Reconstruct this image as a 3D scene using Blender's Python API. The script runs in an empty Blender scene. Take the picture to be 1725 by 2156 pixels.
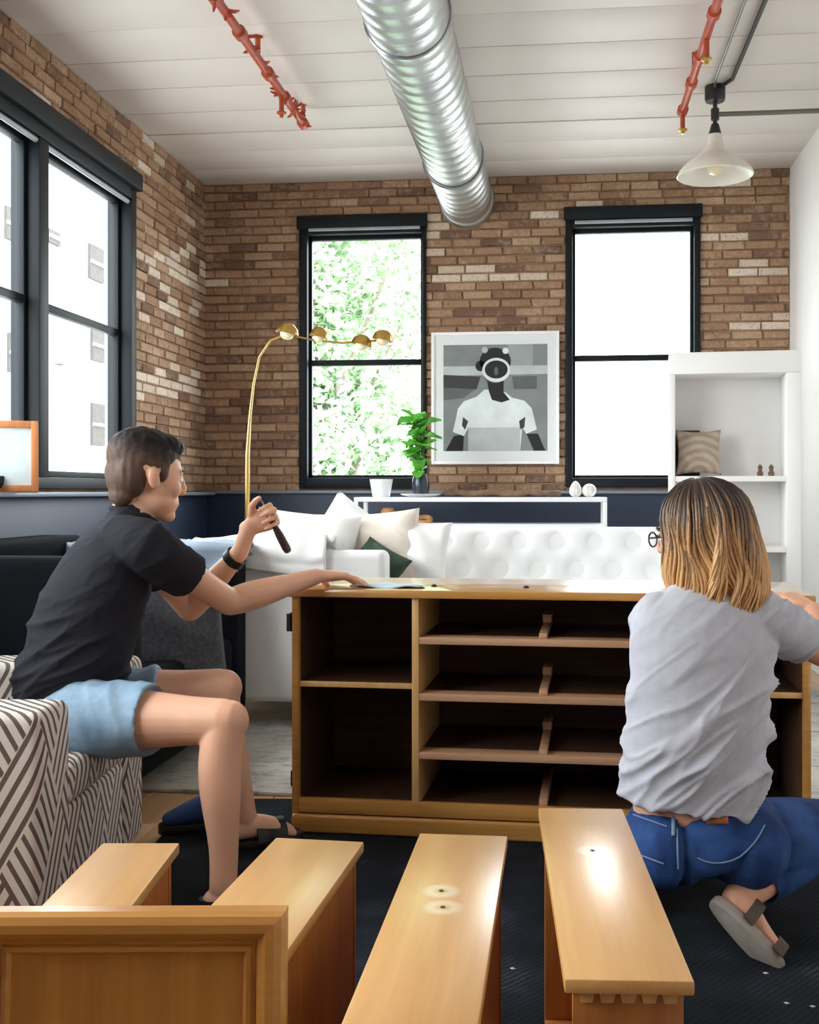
import bpy, bmesh, math, random
from mathutils import Vector, Matrix, noise
from mathutils.bvhtree import BVHTree

random.seed(7)
S = bpy.context.scene
COL = S.collection
V = Vector
R = math.radians
Z = Vector((0, 0, 1))

# ------------------------------------------------------------------ camera
F, PX, PY, CAM_H = 2300.0, 940.0, 1035.0, 1.10      # focal length and principal point in photo pixels
YAW = math.atan(240.0 / F)
FW = V((-math.sin(YAW), math.cos(YAW), 0))
RT = V((math.cos(YAW), math.sin(YAW), 0))
cam = bpy.data.cameras.new('camera')
cam.sensor_fit = 'HORIZONTAL'; cam.sensor_width = 36.0; cam.lens = 36.0 * F / 1725.0
cam.shift_x = -(PX - 862.5) / 1725.0
cam.shift_y = -(1078.0 - PY) / 1725.0
cam.clip_start = 0.05; cam.clip_end = 300
cam_o = bpy.data.objects.new('camera', cam); COL.objects.link(cam_o)
cam_o.location = (0, 0, CAM_H); cam_o.rotation_euler = (R(90), 0, YAW)
S.camera = cam_o

# ------------------------------------------------------------------ world and exposure
w = bpy.data.worlds.new('overcast_sky'); S.world = w; w.use_nodes = True
bg = w.node_tree.nodes['Background']
bg.inputs[0].default_value = (0.93, 0.97, 1.0, 1); bg.inputs[1].default_value = 9.0
S.view_settings.view_transform = 'Standard'; S.view_settings.look = 'None'
S.view_settings.exposure = 0.72; S.view_settings.gamma = 1.0; S.view_settings.use_curve_mapping = False
S.cycles.use_denoising = True
S.cycles.max_bounces = 10; S.cycles.diffuse_bounces = 6; S.cycles.transparent_max_bounces = 12
S.cycles.sample_clamp_indirect = 8.0

# ------------------------------------------------------------------ room numbers (metres)
XL, XR, YB, YR, ZC = -2.537, 1.545, 7.60, -2.4, 3.29

def C(x, d, z):
    """camera-aligned floor frame: x to the right, d forward, z up"""
    return RT * x + FW * d + V((0, 0, z))
def P(px, py, d):
    return C((px - PX) / F * d, d, CAM_H - (py - PY) / F * d)
def ray(px, py):
    return FW + RT * ((px - PX) / F) + V((0, 0, -(py - PY) / F))
def on_back(px, py, y=YB):
    r = ray(px, py); t = y / r.y
    return V((r.x * t, y, CAM_H + r.z * t))
def on_left(px, py, x=XL):
    r = ray(px, py); t = x / r.x
    return V((x, r.y * t, CAM_H + r.z * t))
def project(p):
    q = p - V((0, 0, CAM_H)); d = q.dot(FW)
    if d < 0.05: return None
    return PX + F * q.dot(RT) / d, PY - F * q.z / d, d

WIN = []    # (name, wall, a0, a1, z0, z1) filled below, used for openings and portals
p0, p1 = on_back(632, 466), on_back(898, 1028)
W1 = (p0.x, p1.x, p1.z, p0.z)
p0, p1 = on_back(1191, 446), on_back(1474, 1026)
W2 = (p0.x, p1.x, p1.z, p0.z)
WL = (3.95, 6.26, 1.115, 2.95)            # left wall, along y
WL2 = (0.2, 3.3, 1.115, 2.95)             # the same wall beside the photographer
def portal(name, loc, rot, sx, sy):
    l = bpy.data.lights.new(name, 'AREA'); l.shape = 'RECTANGLE'; l.size = sx; l.size_y = sy
    l.cycles.is_portal = True
    o = bpy.data.objects.new(name, l); COL.objects.link(o); o.location = loc; o.rotation_euler = rot
    return o
for i, (a, b, c, d) in enumerate((W1, W2)):
    portal('sky_portal', ((a + b) / 2, YB + 0.12, (c + d) / 2), (R(-90), 0, 0), b - a, d - c)
for (a, b, c, d) in (WL, WL2):
    portal('sky_portal', (XL - 0.12, (a + b) / 2, (c + d) / 2), (0, R(-90), 0), d - c, b - a)

# ------------------------------------------------------------------ mesh helpers
WM = {}
class MB:
    def __init__(s): s.v = []; s.f = []; s.mi = []; s.att = []
    def add(s, vs, fs, mi=0, att=None):
        n = len(s.v); s.v += [V(p) for p in vs]
        s.f += [tuple(i + n for i in f) for f in fs]; s.mi += [mi] * len(fs)
        s.att += (att if att is not None else [0.0] * len(vs))
        return s
    def box(s, c, size, M=None, mi=0):
        x, y, z = (k / 2 for k in size); c = V(c)
        vs = [V((a * x, b * y, e * z)) for e in (-1, 1) for b in (-1, 1) for a in (-1, 1)]
        vs = [c + ((M @ p) if M is not None else p) for p in vs]
        return s.add(vs, [(0, 2, 3, 1), (4, 5, 7, 6), (0, 1, 5, 4), (2, 6, 7, 3), (0, 4, 6, 2), (1, 3, 7, 5)], mi)
    def bx(s, x0, x1, y0, y1, z0, z1, mi=0):
        return s.box(((x0 + x1) / 2, (y0 + y1) / 2, (z0 + z1) / 2), (x1 - x0, y1 - y0, z1 - z0), None, mi)
    def rings(s, rings, mi=0, att=None, closed=False):
        n = len(rings[0]); vs = [p for r in rings for p in r]; fs = []
        for i in range(len(rings) - 1):
            for j in range(n):
                k = (j + 1) % n
                fs.append((i * n + j, i * n + k, (i + 1) * n + k, (i + 1) * n + j))
        if closed:
            i = len(rings) - 1
            for j in range(n):
                k = (j + 1) % n
                fs.append((i * n + j, i * n + k, k, j))
        else:
            fs.append(tuple(reversed(range(n)))); fs.append(tuple((len(rings) - 1) * n + j for j in range(n)))
        return s.add(vs, fs, mi, att)
    def tube(s, pts, r, n=8, mi=0, atts=None, closed=False):
        pts = [V(p) for p in pts]; m = len(pts)
        rr = r if isinstance(r, (list, tuple)) else [r] * m
        rings = []; e1 = None
        for i, p in enumerate(pts):
            if closed: t = pts[(i + 1) % m] - pts[i - 1]
            else: t = pts[min(i + 1, m - 1)] - pts[max(i - 1, 0)]
            t.normalize()
            if e1 is None:
                e1 = t.orthogonal().normalized()
            else:
                e1 = (e1 - t * e1.dot(t)).normalized()
            e2 = t.cross(e1)
            rings.append([p + (e1 * math.cos(a) + e2 * math.sin(a)) * rr[i] for a in (2 * math.pi * k / n for k in range(n))])
        att = None
        if atts: att = [a for a in atts for _ in range(n)]
        return s.rings(rings, mi, att, closed)
    def lathe(s, prof, n=24, o=(0, 0, 0), M=None, mi=0):
        o = V(o); rings = []
        for r, z in prof:
            ring = [V((r * math.cos(2 * math.pi * k / n), r * math.sin(2 * math.pi * k / n), z)) for k in range(n)]
            rings.append([o + ((M @ p) if M is not None else p) for p in ring])
        return s.rings(rings, mi)
    def ell(s, c, axes, n=16, m=10, mi=0):
        """ellipsoid, axes = three vectors"""
        c = V(c); a, b, e = (V(k) for k in axes); rings = []
        for i in range(m + 1):
            th = math.pi * (0.02 + 0.96 * i / m)
            rings.append([c - e * math.cos(th) + (a * math.cos(f) + b * math.sin(f)) * math.sin(th) for f in (2 * math.pi * k / n for k in range(n))])
        return s.rings(rings, mi)
    def loft(s, st, ref, n=22, sub=4, cuff=False, mi=0, flat0=False):
        """st = [(point, a, b)], a along ref, b across it; smooth interpolation, rounded ends (last end a recessed cuff)"""
        pts = [V(q[0]) for q in st]; ab = [(q[1], q[2]) for q in st]; m = len(pts); out = []
        def cr(a, b, c, d, t):
            return 0.5 * ((2 * b) + (c - a) * t + (2 * a - 5 * b + 4 * c - d) * t * t + (3 * b - a - 3 * c + d) * t ** 3)
        for i in range(m - 1):
            i0, i3 = max(i - 1, 0), min(i + 2, m - 1)
            for k in range(sub):
                t = k / sub
                out.append((cr(pts[i0], pts[i], pts[i + 1], pts[i3], t),
                            cr(ab[i0][0], ab[i][0], ab[i + 1][0], ab[i3][0], t), cr(ab[i0][1], ab[i][1], ab[i + 1][1], ab[i3][1], t)))
        out.append((pts[-1], ab[-1][0], ab[-1][1]))
        t0 = (out[1][0] - out[0][0]).normalized(); t1 = (out[-1][0] - out[-2][0]).normalized()
        r0 = min(out[0][1], out[0][2]); r1 = min(out[-1][1], out[-1][2])
        pre = [(out[0][0] - t0 * r0 * math.sin(k), out[0][1] * math.cos(k), out[0][2] * math.cos(k)) for k in (1.45, 1.1, 0.6)]
        if flat0: pre = [(out[0][0] + t0 * .02, out[0][1] * .80, out[0][2] * .80), (out[0][0] - t0 * .002, out[0][1] * .90, out[0][2] * .90), (out[0][0] - t0 * .004, out[0][1] * .96, out[0][2] * .96)]
        if cuff: post = [(out[-1][0] + t1 * .004, out[-1][1] * .93, out[-1][2] * .93), (out[-1][0] - t1 * .02, out[-1][1] * .80, out[-1][2] * .80)]
        else: post = [(out[-1][0] + t1 * r1 * math.sin(k), out[-1][1] * math.cos(k), out[-1][2] * math.cos(k)) for k in (0.6, 1.1, 1.45)]
        al = pre + out + post; rings = []; ref = V(ref)
        for i, (p, a, b) in enumerate(al):
            if i < 3: t = t0
            elif i >= len(al) - len(post): t = t1
            else: t = (al[min(i + 1, len(al) - 1)][0] - al[i - 1][0]).normalized()
            e1 = (ref - t * ref.dot(t)).normalized(); e2 = t.cross(e1)
            rings.append([p + e1 * a * math.cos(q) + e2 * b * math.sin(q) for q in (2 * math.pi * k / n for k in range(n))])
        return s.rings(rings, mi)
    def grid(s, nu, nv, fn, mi=0):
        vs = [fn(i / nu, j / nv) for j in range(nv + 1) for i in range(nu + 1)]
        fs = [(j * (nu + 1) + i, j * (nu + 1) + i + 1, (j + 1) * (nu + 1) + i + 1, (j + 1) * (nu + 1) + i) for j in range(nv) for i in range(nu)]
        return s.add(vs, fs, mi)
    def mesh(s, name, bevel=0, seg=2, smooth=True, ang=38, attname=None):
        me = bpy.data.meshes.new(name); me.from_pydata([tuple(p) for p in s.v], [], s.f); me.update()
        if any(s.mi): me.polygons.foreach_set('material_index', s.mi)
        if attname:
            a = me.attributes.new(attname, 'FLOAT', 'POINT'); a.data.foreach_set('value', s.att)
        bm = bmesh.new(); bm.from_mesh(me)
        bmesh.ops.recalc_face_normals(bm, faces=bm.faces)
        if bevel:
            ed = [e for e in bm.edges if len(e.link_faces) == 2 and e.calc_face_angle(0) > R(28)]
            bmesh.ops.bevel(bm, geom=ed, offset=bevel, segments=seg, affect='EDGES', clamp_overlap=True, profile=0.5)
        bm.to_mesh(me); bm.free()
        if smooth:
            me.polygons.foreach_set('use_smooth', [True] * len(me.polygons))
            if ang: me.set_sharp_from_angle(angle=R(ang))
        return me
    def build(s, name, mats, parent=None, local=False, bevel=0, seg=2, smooth=True, ang=38, attname=None, kind=None):
        me = s.mesh(name, bevel, seg, smooth, ang, attname)
        return put(name, me, mats, parent, local, kind)

def put(name, me, mats, parent=None, local=False, kind=None):
    for m in (mats if isinstance(mats, (list, tuple)) else [mats]): me.materials.append(m)
    o = bpy.data.objects.new(name, me); COL.objects.link(o)
    if parent is None:
        xs = [v.co for v in me.vertices]
        c = V((sum(p.x for p in xs) / len(xs), sum(p.y for p in xs) / len(xs), min(p.z for p in xs)))
        if not local:
            me.transform(Matrix.Translation(-c)); o.location = c; WM[o] = Matrix.Translation(c)
        else: WM[o] = Matrix()
    else:
        o.parent = parent
        if local: WM[o] = WM[parent].copy()
        else:
            o.matrix_parent_inverse = WM[parent].inverted(); WM[o] = Matrix()
    if kind: o['kind'] = kind
    return o
def tag(o, label, cat=None, group=None, kind=None):
    o['label'] = label
    if cat: o['category'] = cat
    if group: o['group'] = group
    if kind: o['kind'] = kind
    return o
def thing(name, label, cat, loc=(0, 0, 0), rot=None, group=None, kind=None):
    o = bpy.data.objects.new(name, None); COL.objects.link(o); o.empty_display_size = 0.05
    M = Matrix.Translation(V(loc))
    if rot is not None:
        M = M @ rot.to_4x4()
    o.matrix_world = M; WM[o] = M
    o.location = V(loc)
    if rot is not None: o.rotation_euler = rot.to_euler()
    if label: o['label'] = label
    if cat: o['category'] = cat
    if group: o['group'] = group
    if kind: o['kind'] = kind
    return o
def rotz(a): return Matrix.Rotation(a, 3, 'Z')
def frame3(x, y, z):
    m = Matrix((x, y, z)); m.transpose(); return m
def organic(name, mb, mat, parent, voxel=0.005, it=6, disp=None, attr=None):
    """union of overlapping closed shapes into one continuous smooth surface"""
    me = bpy.data.meshes.new('tmp'); me.from_pydata([tuple(p) for p in mb.v], [], mb.f)
    bm = bmesh.new(); bm.from_mesh(me); bmesh.ops.recalc_face_normals(bm, faces=bm.faces); bm.to_mesh(me); bm.free()
    o = bpy.data.objects.new('tmp', me); COL.objects.link(o)
    r = o.modifiers.new('r', 'REMESH'); r.mode = 'VOXEL'; r.voxel_size = voxel
    sm = o.modifiers.new('s', 'SMOOTH'); sm.factor = 0.5; sm.iterations = it
    dg = bpy.context.evaluated_depsgraph_get(); dg.update()
    out = bpy.data.meshes.new_from_object(o.evaluated_get(dg)); out.name = name
    bpy.data.objects.remove(o); bpy.data.meshes.remove(me)
    out.materials.clear()
    if disp:
        nn = [v.normal.copy() for v in out.vertices]
        for v, q in zip(out.vertices, nn): v.co = v.co + q * disp(v.co, q)
    if attr:
        a = out.attributes.new(attr[0], 'FLOAT', 'POINT')
        a.data.foreach_set('value', [attr[1](v.co) for v in out.vertices])
    out.polygons.foreach_set('use_smooth', [True] * len(out.polygons)); out.update()
    return put(name, out, mat, parent)

# ------------------------------------------------------------------ materials
def srgb(r, g, b):
    f = lambda c: (c / 255 / 12.92) if c / 255 <= 0.04045 else ((c / 255 + 0.055) / 1.055) ** 2.4
    return (f(r), f(g), f(b), 1)
class NT:
    def __init__(s, name):
        s.m = bpy.data.materials.new(name); s.m.use_nodes = True; s.t = s.m.node_tree
        s.b = s.t.nodes['Principled BSDF']; s.o = s.t.nodes['Material Output']
    def n(s, typ, **kw):
        k = s.t.nodes.new(typ)
        for a, b in kw.items():
            if a.startswith('i_'):
                key = a[2:]; k.inputs[int(key) if key.isdigit() else key].default_value = b
            else: setattr(k, a, b)
        return k
    def l(s, a, b): s.t.links.new(a, b)
    def coord(s, scale=(1, 1, 1), rot=(0, 0, 0), kind='Object'):
        tc = s.n('ShaderNodeTexCoord'); mp = s.n('ShaderNodeMapping')
        mp.inputs['Scale'].default_value = scale; mp.inputs['Rotation'].default_value = rot
        s.l(tc.outputs[kind], mp.inputs[0]); return mp.outputs[0]
    def noise(s, vec, scale, detail=4, rough=.55):
        k = s.n('ShaderNodeTexNoise'); k.inputs['Scale'].default_value = scale; k.inputs['Detail'].default_value = detail
        k.inputs['Roughness'].default_value = rough; s.l(vec, k.inputs['Vector']); return k.outputs[0]
    def ramp(s, fac, stops):
        k = s.n('ShaderNodeValToRGB'); e = k.color_ramp.elements
        while len(e) > 1: e.remove(e[-1])
        e[0].position, e[0].color = stops[0]
        for p, c in stops[1:]:
            q = e.new(p); q.color = c
        s.l(fac, k.inputs[0]); return k.outputs[0]
    def math(s, op, a, b=None, c=None):
        k = s.n('ShaderNodeMath', operation=op)
        for i, x in enumerate((a, b, c)):
            if x is None: continue
            if isinstance(x, (int, float)): k.inputs[i].default_value = x
            else: s.l(x, k.inputs[i])
        return k.outputs[0]
    def mix(s, fac, a, b):
        k = s.n('ShaderNodeMix', data_type='RGBA')
        for i, x in ((0, fac), (6, a), (7, b)):
            if isinstance(x, (int, float, tuple)): k.inputs[i].default_value = x
            else: s.l(x, k.inputs[i])
        return k.outputs[2]
    def bump(s, h, strength=.3, dist=.01):
        k = s.n('ShaderNodeBump'); k.inputs['Strength'].default_value = strength; k.inputs['Distance'].default_value = dist
        s.l(h, k.inputs['Height']); s.l(k.outputs[0], s.b.inputs['Normal'])
    def set(s, col=None, rough=.5, metal=0, spec=.5, coat=0, crough=.1):
        if col is not None:
            if isinstance(col, tuple): s.b.inputs['Base Color'].default_value = col
            else: s.l(col, s.b.inputs['Base Color'])
        s.b.inputs['Roughness'].default_value = rough; s.b.inputs['Metallic'].default_value = metal
        s.b.inputs['Specular IOR Level'].default_value = spec
        s.b.inputs['Coat Weight'].default_value = coat; s.b.inputs['Coat Roughness'].default_value = crough
        return s.m
def plain(name, rgb, rough=.5, metal=0, var=.12, vscale=8, bump=0, bscale=60, coat=0, spec=.5, crough=.1):
    t = NT(name); c = srgb(*rgb); co = t.coord()
    d = tuple(k * (1 - var) for k in c[:3]) + (1,); u = tuple(min(1, k * (1 + var)) for k in c[:3]) + (1,)
    col = t.ramp(t.noise(co, vscale), [(.3, d), (.7, u)])
    if bump: t.bump(t.noise(co, bscale, 3), bump, .004)
    return t.set(col, rough, metal, spec, coat, crough)
def wood(name, dark, light, axis=0, rough=.35, coat=.0, scale=1.0, crough=.12):
    t = NT(name); sc = [14 * scale] * 3; sc[axis] = 0.9 * scale
    co = t.coord(tuple(sc)); n1 = t.noise(co, 2.2, 6, .6)
    fine = [70 * scale] * 3; fine[axis] = 2.0
    n2 = t.noise(t.coord(tuple(fine)), 1.5, 3)
    m = t.math('ADD', t.math('MULTIPLY', n1, .75), t.math('MULTIPLY', n2, .25))
    col = t.ramp(m, [(.34, srgb(*dark)), (.66, srgb(*light))])
    t.bump(n2, .06, .002)
    return t.set(col, rough, 0, .5, coat, crough)

M_white = plain('white_paint', (236, 234, 232), .55, var=.02, vscale=2)
M_ceil = plain('ceiling_paint', (222, 214, 208), .5, var=.03, vscale=1.2, bump=.05, bscale=20)
M_ceil_gap = plain('ceiling_joint', (104, 97, 93), .8)
M_navy = plain('navy_paint', (34, 47, 70), .5, var=.06, vscale=1.5)
M_cap = plain('dado_cap', (120, 128, 140), .4, var=.05)
M_black = plain('window_black', (14, 20, 26), .55, var=.08, vscale=3, spec=.25)
M_blind = plain('blind_tube', (150, 156, 160), .4)
M_mortar = plain('mortar', (148, 120, 97), .95, var=.25, vscale=6, bump=.4, bscale=90)
def brick_mat(name, a, b, smear):
    t = NT(name); co = t.coord((1, 1, 1), kind='Generated')
    oi = t.n('ShaderNodeObjectInfo'); ge = t.n('ShaderNodeNewGeometry')
    rnd = t.math('FRACT', t.math('ADD', oi.outputs['Random'], ge.outputs['Random Per Island']))
    base = t.mix(rnd, srgb(*a), srgb(*b))
    pos = ge.outputs['Position']
    n = t.noise(pos, 26, 5, .65); n2 = t.noise(pos, 5.5, 3)
    f = t.ramp(t.math('ADD', t.math('MULTIPLY', n, .6), t.math('MULTIPLY', n2, .4)), [(.5, (0, 0, 0, 1)), (.66, (1, 1, 1, 1))])
    col = t.mix(t.math('MULTIPLY', f, smear), base, srgb(196, 172, 146))
    dk = t.ramp(t.noise(pos, 60, 4), [(.30, (.55, .5, .48, 1)), (.5, (1, 1, 1, 1))])
    k = t.n('ShaderNodeMix', data_type='RGBA', blend_type='MULTIPLY'); k.inputs[0].default_value = .8
    t.l(col, k.inputs[6]); t.l(dk, k.inputs[7])
    t.bump(n, .5, .005)
    return t.set(k.outputs[2], .9, 0, .25)
M_bricks = [brick_mat('brick_brown', (148, 115, 90), (168, 134, 107), .6), brick_mat('brick_tan', (166, 134, 107), (182, 152, 124), .6),
            brick_mat('brick_dark', (116, 88, 72), (138, 106, 86), .5), brick_mat('brick_whitewashed', (200, 180, 160), (222, 206, 188), .7)]
M_wood = wood('honey_maple', (210, 152, 86), (230, 180, 112), 1, .32, .9, crough=.30)
M_wood_side = wood('honey_maple_side', (160, 96, 44), (192, 124, 62), 2, .4)
M_wood_chest = wood('chest_maple', (176, 122, 58), (208, 154, 84), 0, .28, .7, crough=.10)
M_wood_edge = wood('chest_front_edge', (206, 156, 94), (226, 184, 124), 2, .4, .1)
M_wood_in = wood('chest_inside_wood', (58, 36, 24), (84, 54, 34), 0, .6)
M_wood_rail = wood('drawer_rail_wood', (176, 130, 96), (204, 160, 124), 0, .55)
M_wood_door = wood('door_panel_wood', (178, 114, 46), (206, 142, 66), 2, .32, .3, crough=.2)
M_wood_frame = wood('door_frame_wood', (188, 124, 52), (214, 154, 78), 0, .3, .4, crough=.2)
M_floor = wood('oak_floor', (186, 146, 108), (214, 178, 140), 1, .35, .1, .6)
M_metal = plain('galvanised_steel', (206, 210, 210), .42, 1.0, var=.14, vscale=5)
M_steel = plain('steel', (170, 172, 176), .3, 1.0, var=.05)
M_red = plain('red_pipe_paint', (176, 72, 44), .45, var=.22, vscale=14)
M_dark = plain('dark_metal', (40, 42, 44), .45, var=.1)
M_conduit = plain('grey_conduit', (120, 118, 114), .4, .6, var=.05)
M_enamel = plain('cream_enamel', (226, 220, 208), .25, var=.05, vscale=5, coat=.3)
M_brass = plain('brass', (206, 168, 92), .28, 1.0, var=.08)
M_cream_glass = plain('cream_shade', (240, 226, 184), .3, var=.05, coat=.3)
M_white_uph = plain('white_upholstery', (240, 240, 240), .75, var=.03, bump=.12, bscale=240)
M_char = plain('charcoal_fabric', (13, 15, 20), .95, var=.15, vscale=12, bump=.3, bscale=260, spec=.12)
M_knit = plain('charcoal_knit', (58, 60, 68), .9, var=.4, vscale=60, bump=.8, bscale=130)
M_bluegrey = plain('blue_grey_blanket', (150, 166, 186), .8, var=.12, vscale=9, bump=.3, bscale=60)
M_leg = plain('dark_leg', (26, 24, 24), .5)
M_cotton = plain('white_cotton', (244, 243, 242), .85, var=.03, bump=.15, bscale=40)
M_beige = plain('beige_linen', (228, 218, 206), .85, var=.08, vscale=18, bump=.25, bscale=160)
M_grey_p = plain('grey_linen', (168, 170, 172), .85, var=.2, vscale=20, bump=.2, bscale=120)
M_green_p = plain('dark_green_velvet', (44, 66, 46), .8, var=.25, vscale=20)
M_pot = plain('white_ceramic', (240, 240, 242), .25, var=.02, coat=.4)
M_vase = plain('navy_vase', (30, 40, 56), .3, var=.1, coat=.3)
M_leaf = plain('green_leaf', (96, 176, 62), .4, var=.35, vscale=14, coat=.2)
M_stem = plain('green_stem', (70, 96, 44), .6)
M_bread = plain('turned_wood', (206, 150, 100), .5, var=.2, vscale=18)
M_stone = plain('pale_stone', (226, 222, 218), .5, var=.1, vscale=20, bump=.2)
M_drift = plain('driftwood', (116, 92, 72), .85, var=.35, vscale=14, bump=.6, bscale=50)
M_skin = plain('skin', (230, 176, 146), .45, var=.07, vscale=9, bump=.06, bscale=180, spec=.4)
M_skin_w = plain('skin_fair', (222, 164, 134), .45, var=.07, vscale=9, bump=.06, bscale=180, spec=.4)
M_tee_d = plain('charcoal_cotton', (40, 40, 46), .9, var=.08, vscale=6, bump=.25, bscale=300, spec=.15)
M_tee_l = plain('heather_grey_cotton', (184, 184, 193), .88, var=.05, vscale=30, bump=.25, bscale=300, spec=.3)
def denim(name, a, b):
    t = NT(name); co = t.coord(); n = t.noise(co, 7, 5, .6)
    wv = t.n('ShaderNodeTexWave', wave_type='BANDS', bands_direction='DIAGONAL'); wv.inputs['Scale'].default_value = 160; t.l(co, wv.inputs['Vector'])
    f = t.math('ADD', t.math('MULTIPLY', n, .9), t.math('MULTIPLY', wv.outputs['Fac'], .12))
    t.bump(t.noise(co, 40, 4), .25, .004)
    return t.set(t.ramp(f, [(.36, srgb(*a)), (.66, srgb(*b))]), .85, 0, .25)
M_short = denim('light_denim', (104, 130, 154), (158, 182, 202))
M_jean = denim('blue_denim', (22, 44, 90), (54, 88, 146))
M_seam = plain('denim_seam', (120, 138, 168), .8)
M_leather = plain('tan_leather', (176, 104, 58), .55, var=.2, vscale=40)
M_sole = plain('grey_rubber_sole', (152, 143, 134), .8, var=.12, vscale=30, bump=.3)
M_strap = plain('brown_strap', (78, 58, 46), .6, var=.15)
M_shoe = plain('black_leather', (18, 18, 20), .5)
M_blue_shoe = plain('blue_canvas', (44, 72, 128), .8, var=.15)
M_band = plain('dark_band', (24, 20, 20), .4)
M_handle = plain('dark_tool_handle', (58, 32, 28), .35, var=.1)
M_eye = plain('eye_white', (232, 226, 222), .2, var=.01)
M_iris = plain('eye_iris', (48, 34, 26), .2)
M_lip = plain('lip', (186, 104, 92), .4, var=.05)
M_rag = plain('pale_blue_rag', (196, 214, 226), .9, var=.08, bump=.3)
M_orange_wood = wood('orange_frame_wood', (192, 116, 66), (214, 142, 90), 2, .45)
M_paper = plain('pale_print', (206, 216, 218), .7, var=.12, vscale=6)
M_mat_w = plain('white_mat_board', (244, 241, 243), .6, var=.01)
GREYS = [plain('print_grey_%d' % g, (g, g, g + 2), .6, var=.08, vscale=10) for g in (28, 62, 104, 140, 168, 200, 236)]
M_chip = plain('pale_chip', (200, 196, 186), .8)
M_bark = plain('bark', (120, 110, 96), .9, var=.2)
M_fol = plain('foliage_pale_green', (154, 180, 144), .8, var=.3, vscale=3, spec=.1)
M_render = plain('white_render', (232, 234, 238), .9, var=.02)
M_far_glass = plain('far_window_glass', (84, 82, 80), .9, spec=.05)
M_ground = plain('pale_concrete', (170, 168, 164), .9)

def hair_mat(name, stops):
    t = NT(name); a = t.n('ShaderNodeAttribute', attribute_name='mix')
    ge = t.n('ShaderNodeNewGeometry')
    f = t.math('ADD', a.outputs['Fac'], t.math('MULTIPLY', t.math('SUBTRACT', t.noise(ge.outputs['Position'], 130, 3), .5), .35))
    f = t.math('ADD', f, t.math('MULTIPLY', t.math('SUBTRACT', ge.outputs['Random Per Island'], .5), .26))
    t.bump(t.noise(ge.outputs['Position'], 260, 2), .35, .003)
    return t.set(t.ramp(f, stops), .38, 0, .5)
M_hair_w = hair_mat('ombre_hair', [(.08, srgb(48, 36, 32)), (.32, srgb(108, 80, 58)), (.6, srgb(186, 140, 92)), (.85, srgb(214, 166, 110))])
M_hair_m = hair_mat('short_dark_hair', [(.2, srgb(92, 72, 62)), (.45, srgb(54, 42, 38)), (.7, srgb(24, 19, 19))])
M_hair_m.node_tree.nodes['Principled BSDF'].inputs['Roughness'].default_value = .6
M_hair_m.node_tree.nodes['Principled BSDF'].inputs['Specular IOR Level'].default_value = .25

def glass_mat():
    t = NT('window_glass'); t.t.nodes.remove(t.b)
    tr = t.n('ShaderNodeBsdfTransparent'); tr.inputs[0].default_value = (.97, .985, .98, 1)
    gl = t.n('ShaderNodeBsdfGlossy'); gl.inputs['Roughness'].default_value = .02
    lw = t.n('ShaderNodeLayerWeight'); lw.inputs[0].default_value = .5
    fr = t.math('ADD', t.math('MULTIPLY', t.math('POWER', lw.outputs['Facing'], 5.0), .6), .025)
    mx = t.n('ShaderNodeMixShader'); t.l(fr, mx.inputs[0]); t.l(tr.outputs[0], mx.inputs[1]); t.l(gl.outputs[0], mx.inputs[2])
    t.l(mx.outputs[0], t.o.inputs[0]); return t.m
M_glass = glass_mat()
def rug_light():
    t = NT('cream_rug'); co = t.coord()
    n = t.noise(co, 7, 6, .72); n2 = t.noise(t.coord((2.5, 9, 1)), 4, 4, .7)
    c = t.ramp(t.math('ADD', t.math('MULTIPLY', n, .6), t.math('MULTIPLY', n2, .4)), [(.36, srgb(142, 148, 152)), (.50, srgb(206, 204, 198)), (.64, srgb(224, 221, 214))])
    t.bump(t.noise(co, 180, 3), .5, .006); return t.set(c, .95, 0, .1)
def rug_dark():
    t = NT('slate_rug'); co = t.coord((1, 1, 1), (0, 0, .7))
    wv = t.n('ShaderNodeTexWave', wave_type='BANDS'); wv.inputs['Scale'].default_value = 22; wv.inputs['Distortion'].default_value = 3; t.l(co, wv.inputs['Vector'])
    n = t.noise(co, 5, 4); f = t.math('ADD', t.math('MULTIPLY', wv.outputs['Fac'], .16), t.math('MULTIPLY', n, .84))
    c = t.ramp(f, [(.3, srgb(16, 18, 22)), (.6, srgb(34, 38, 44)), (.8, srgb(70, 78, 86))])
    t.bump(t.noise(co, 200, 3), .6, .006); return t.set(c, .95, 0, .12)
def stripe_fabric():
    """woven fabric with blocks of slanted stripes, the slant flipping from block to block"""
    t = NT('striped_fabric'); tc = t.n('ShaderNodeTexCoord'); sp = t.n('ShaderNodeSeparateXYZ'); t.l(tc.outputs['Object'], sp.inputs[0])
    u = t.math('ADD', sp.outputs[0], sp.outputs[1]); v = sp.outputs[2]
    A = t.math('ADD', t.math('MULTIPLY', u, 1.75), v); B = t.math('SUBTRACT', t.math('MULTIPLY', u, 1.75), v)
    msk = t.math('GREATER_THAN', t.math('FRACT', t.math('MULTIPLY', t.math('ADD', B, t.math('MULTIPLY', t.math('FLOOR', t.math('MULTIPLY', A, 1.9)), .17)), 2.3)), .5)
    s1 = t.math('LESS_THAN', t.math('FRACT', t.math('MULTIPLY', A, 17)), .40); s2 = t.math('LESS_THAN', t.math('FRACT', t.math('MULTIPLY', B, 17)), .40)
    k = t.n('ShaderNodeMix', data_type='FLOAT'); t.l(msk, k.inputs[0]); t.l(s1, k.inputs[2]); t.l(s2, k.inputs[3])
    c = t.mix(k.outputs[0], srgb(216, 206, 198), srgb(104, 92, 86))
    t.bump(t.noise(tc.outputs['Object'], 320, 2), .3, .003); return t.set(c, .9, 0, .2)
M_rug_l, M_rug_d, M_stripe = rug_light(), rug_dark(), stripe_fabric()
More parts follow.
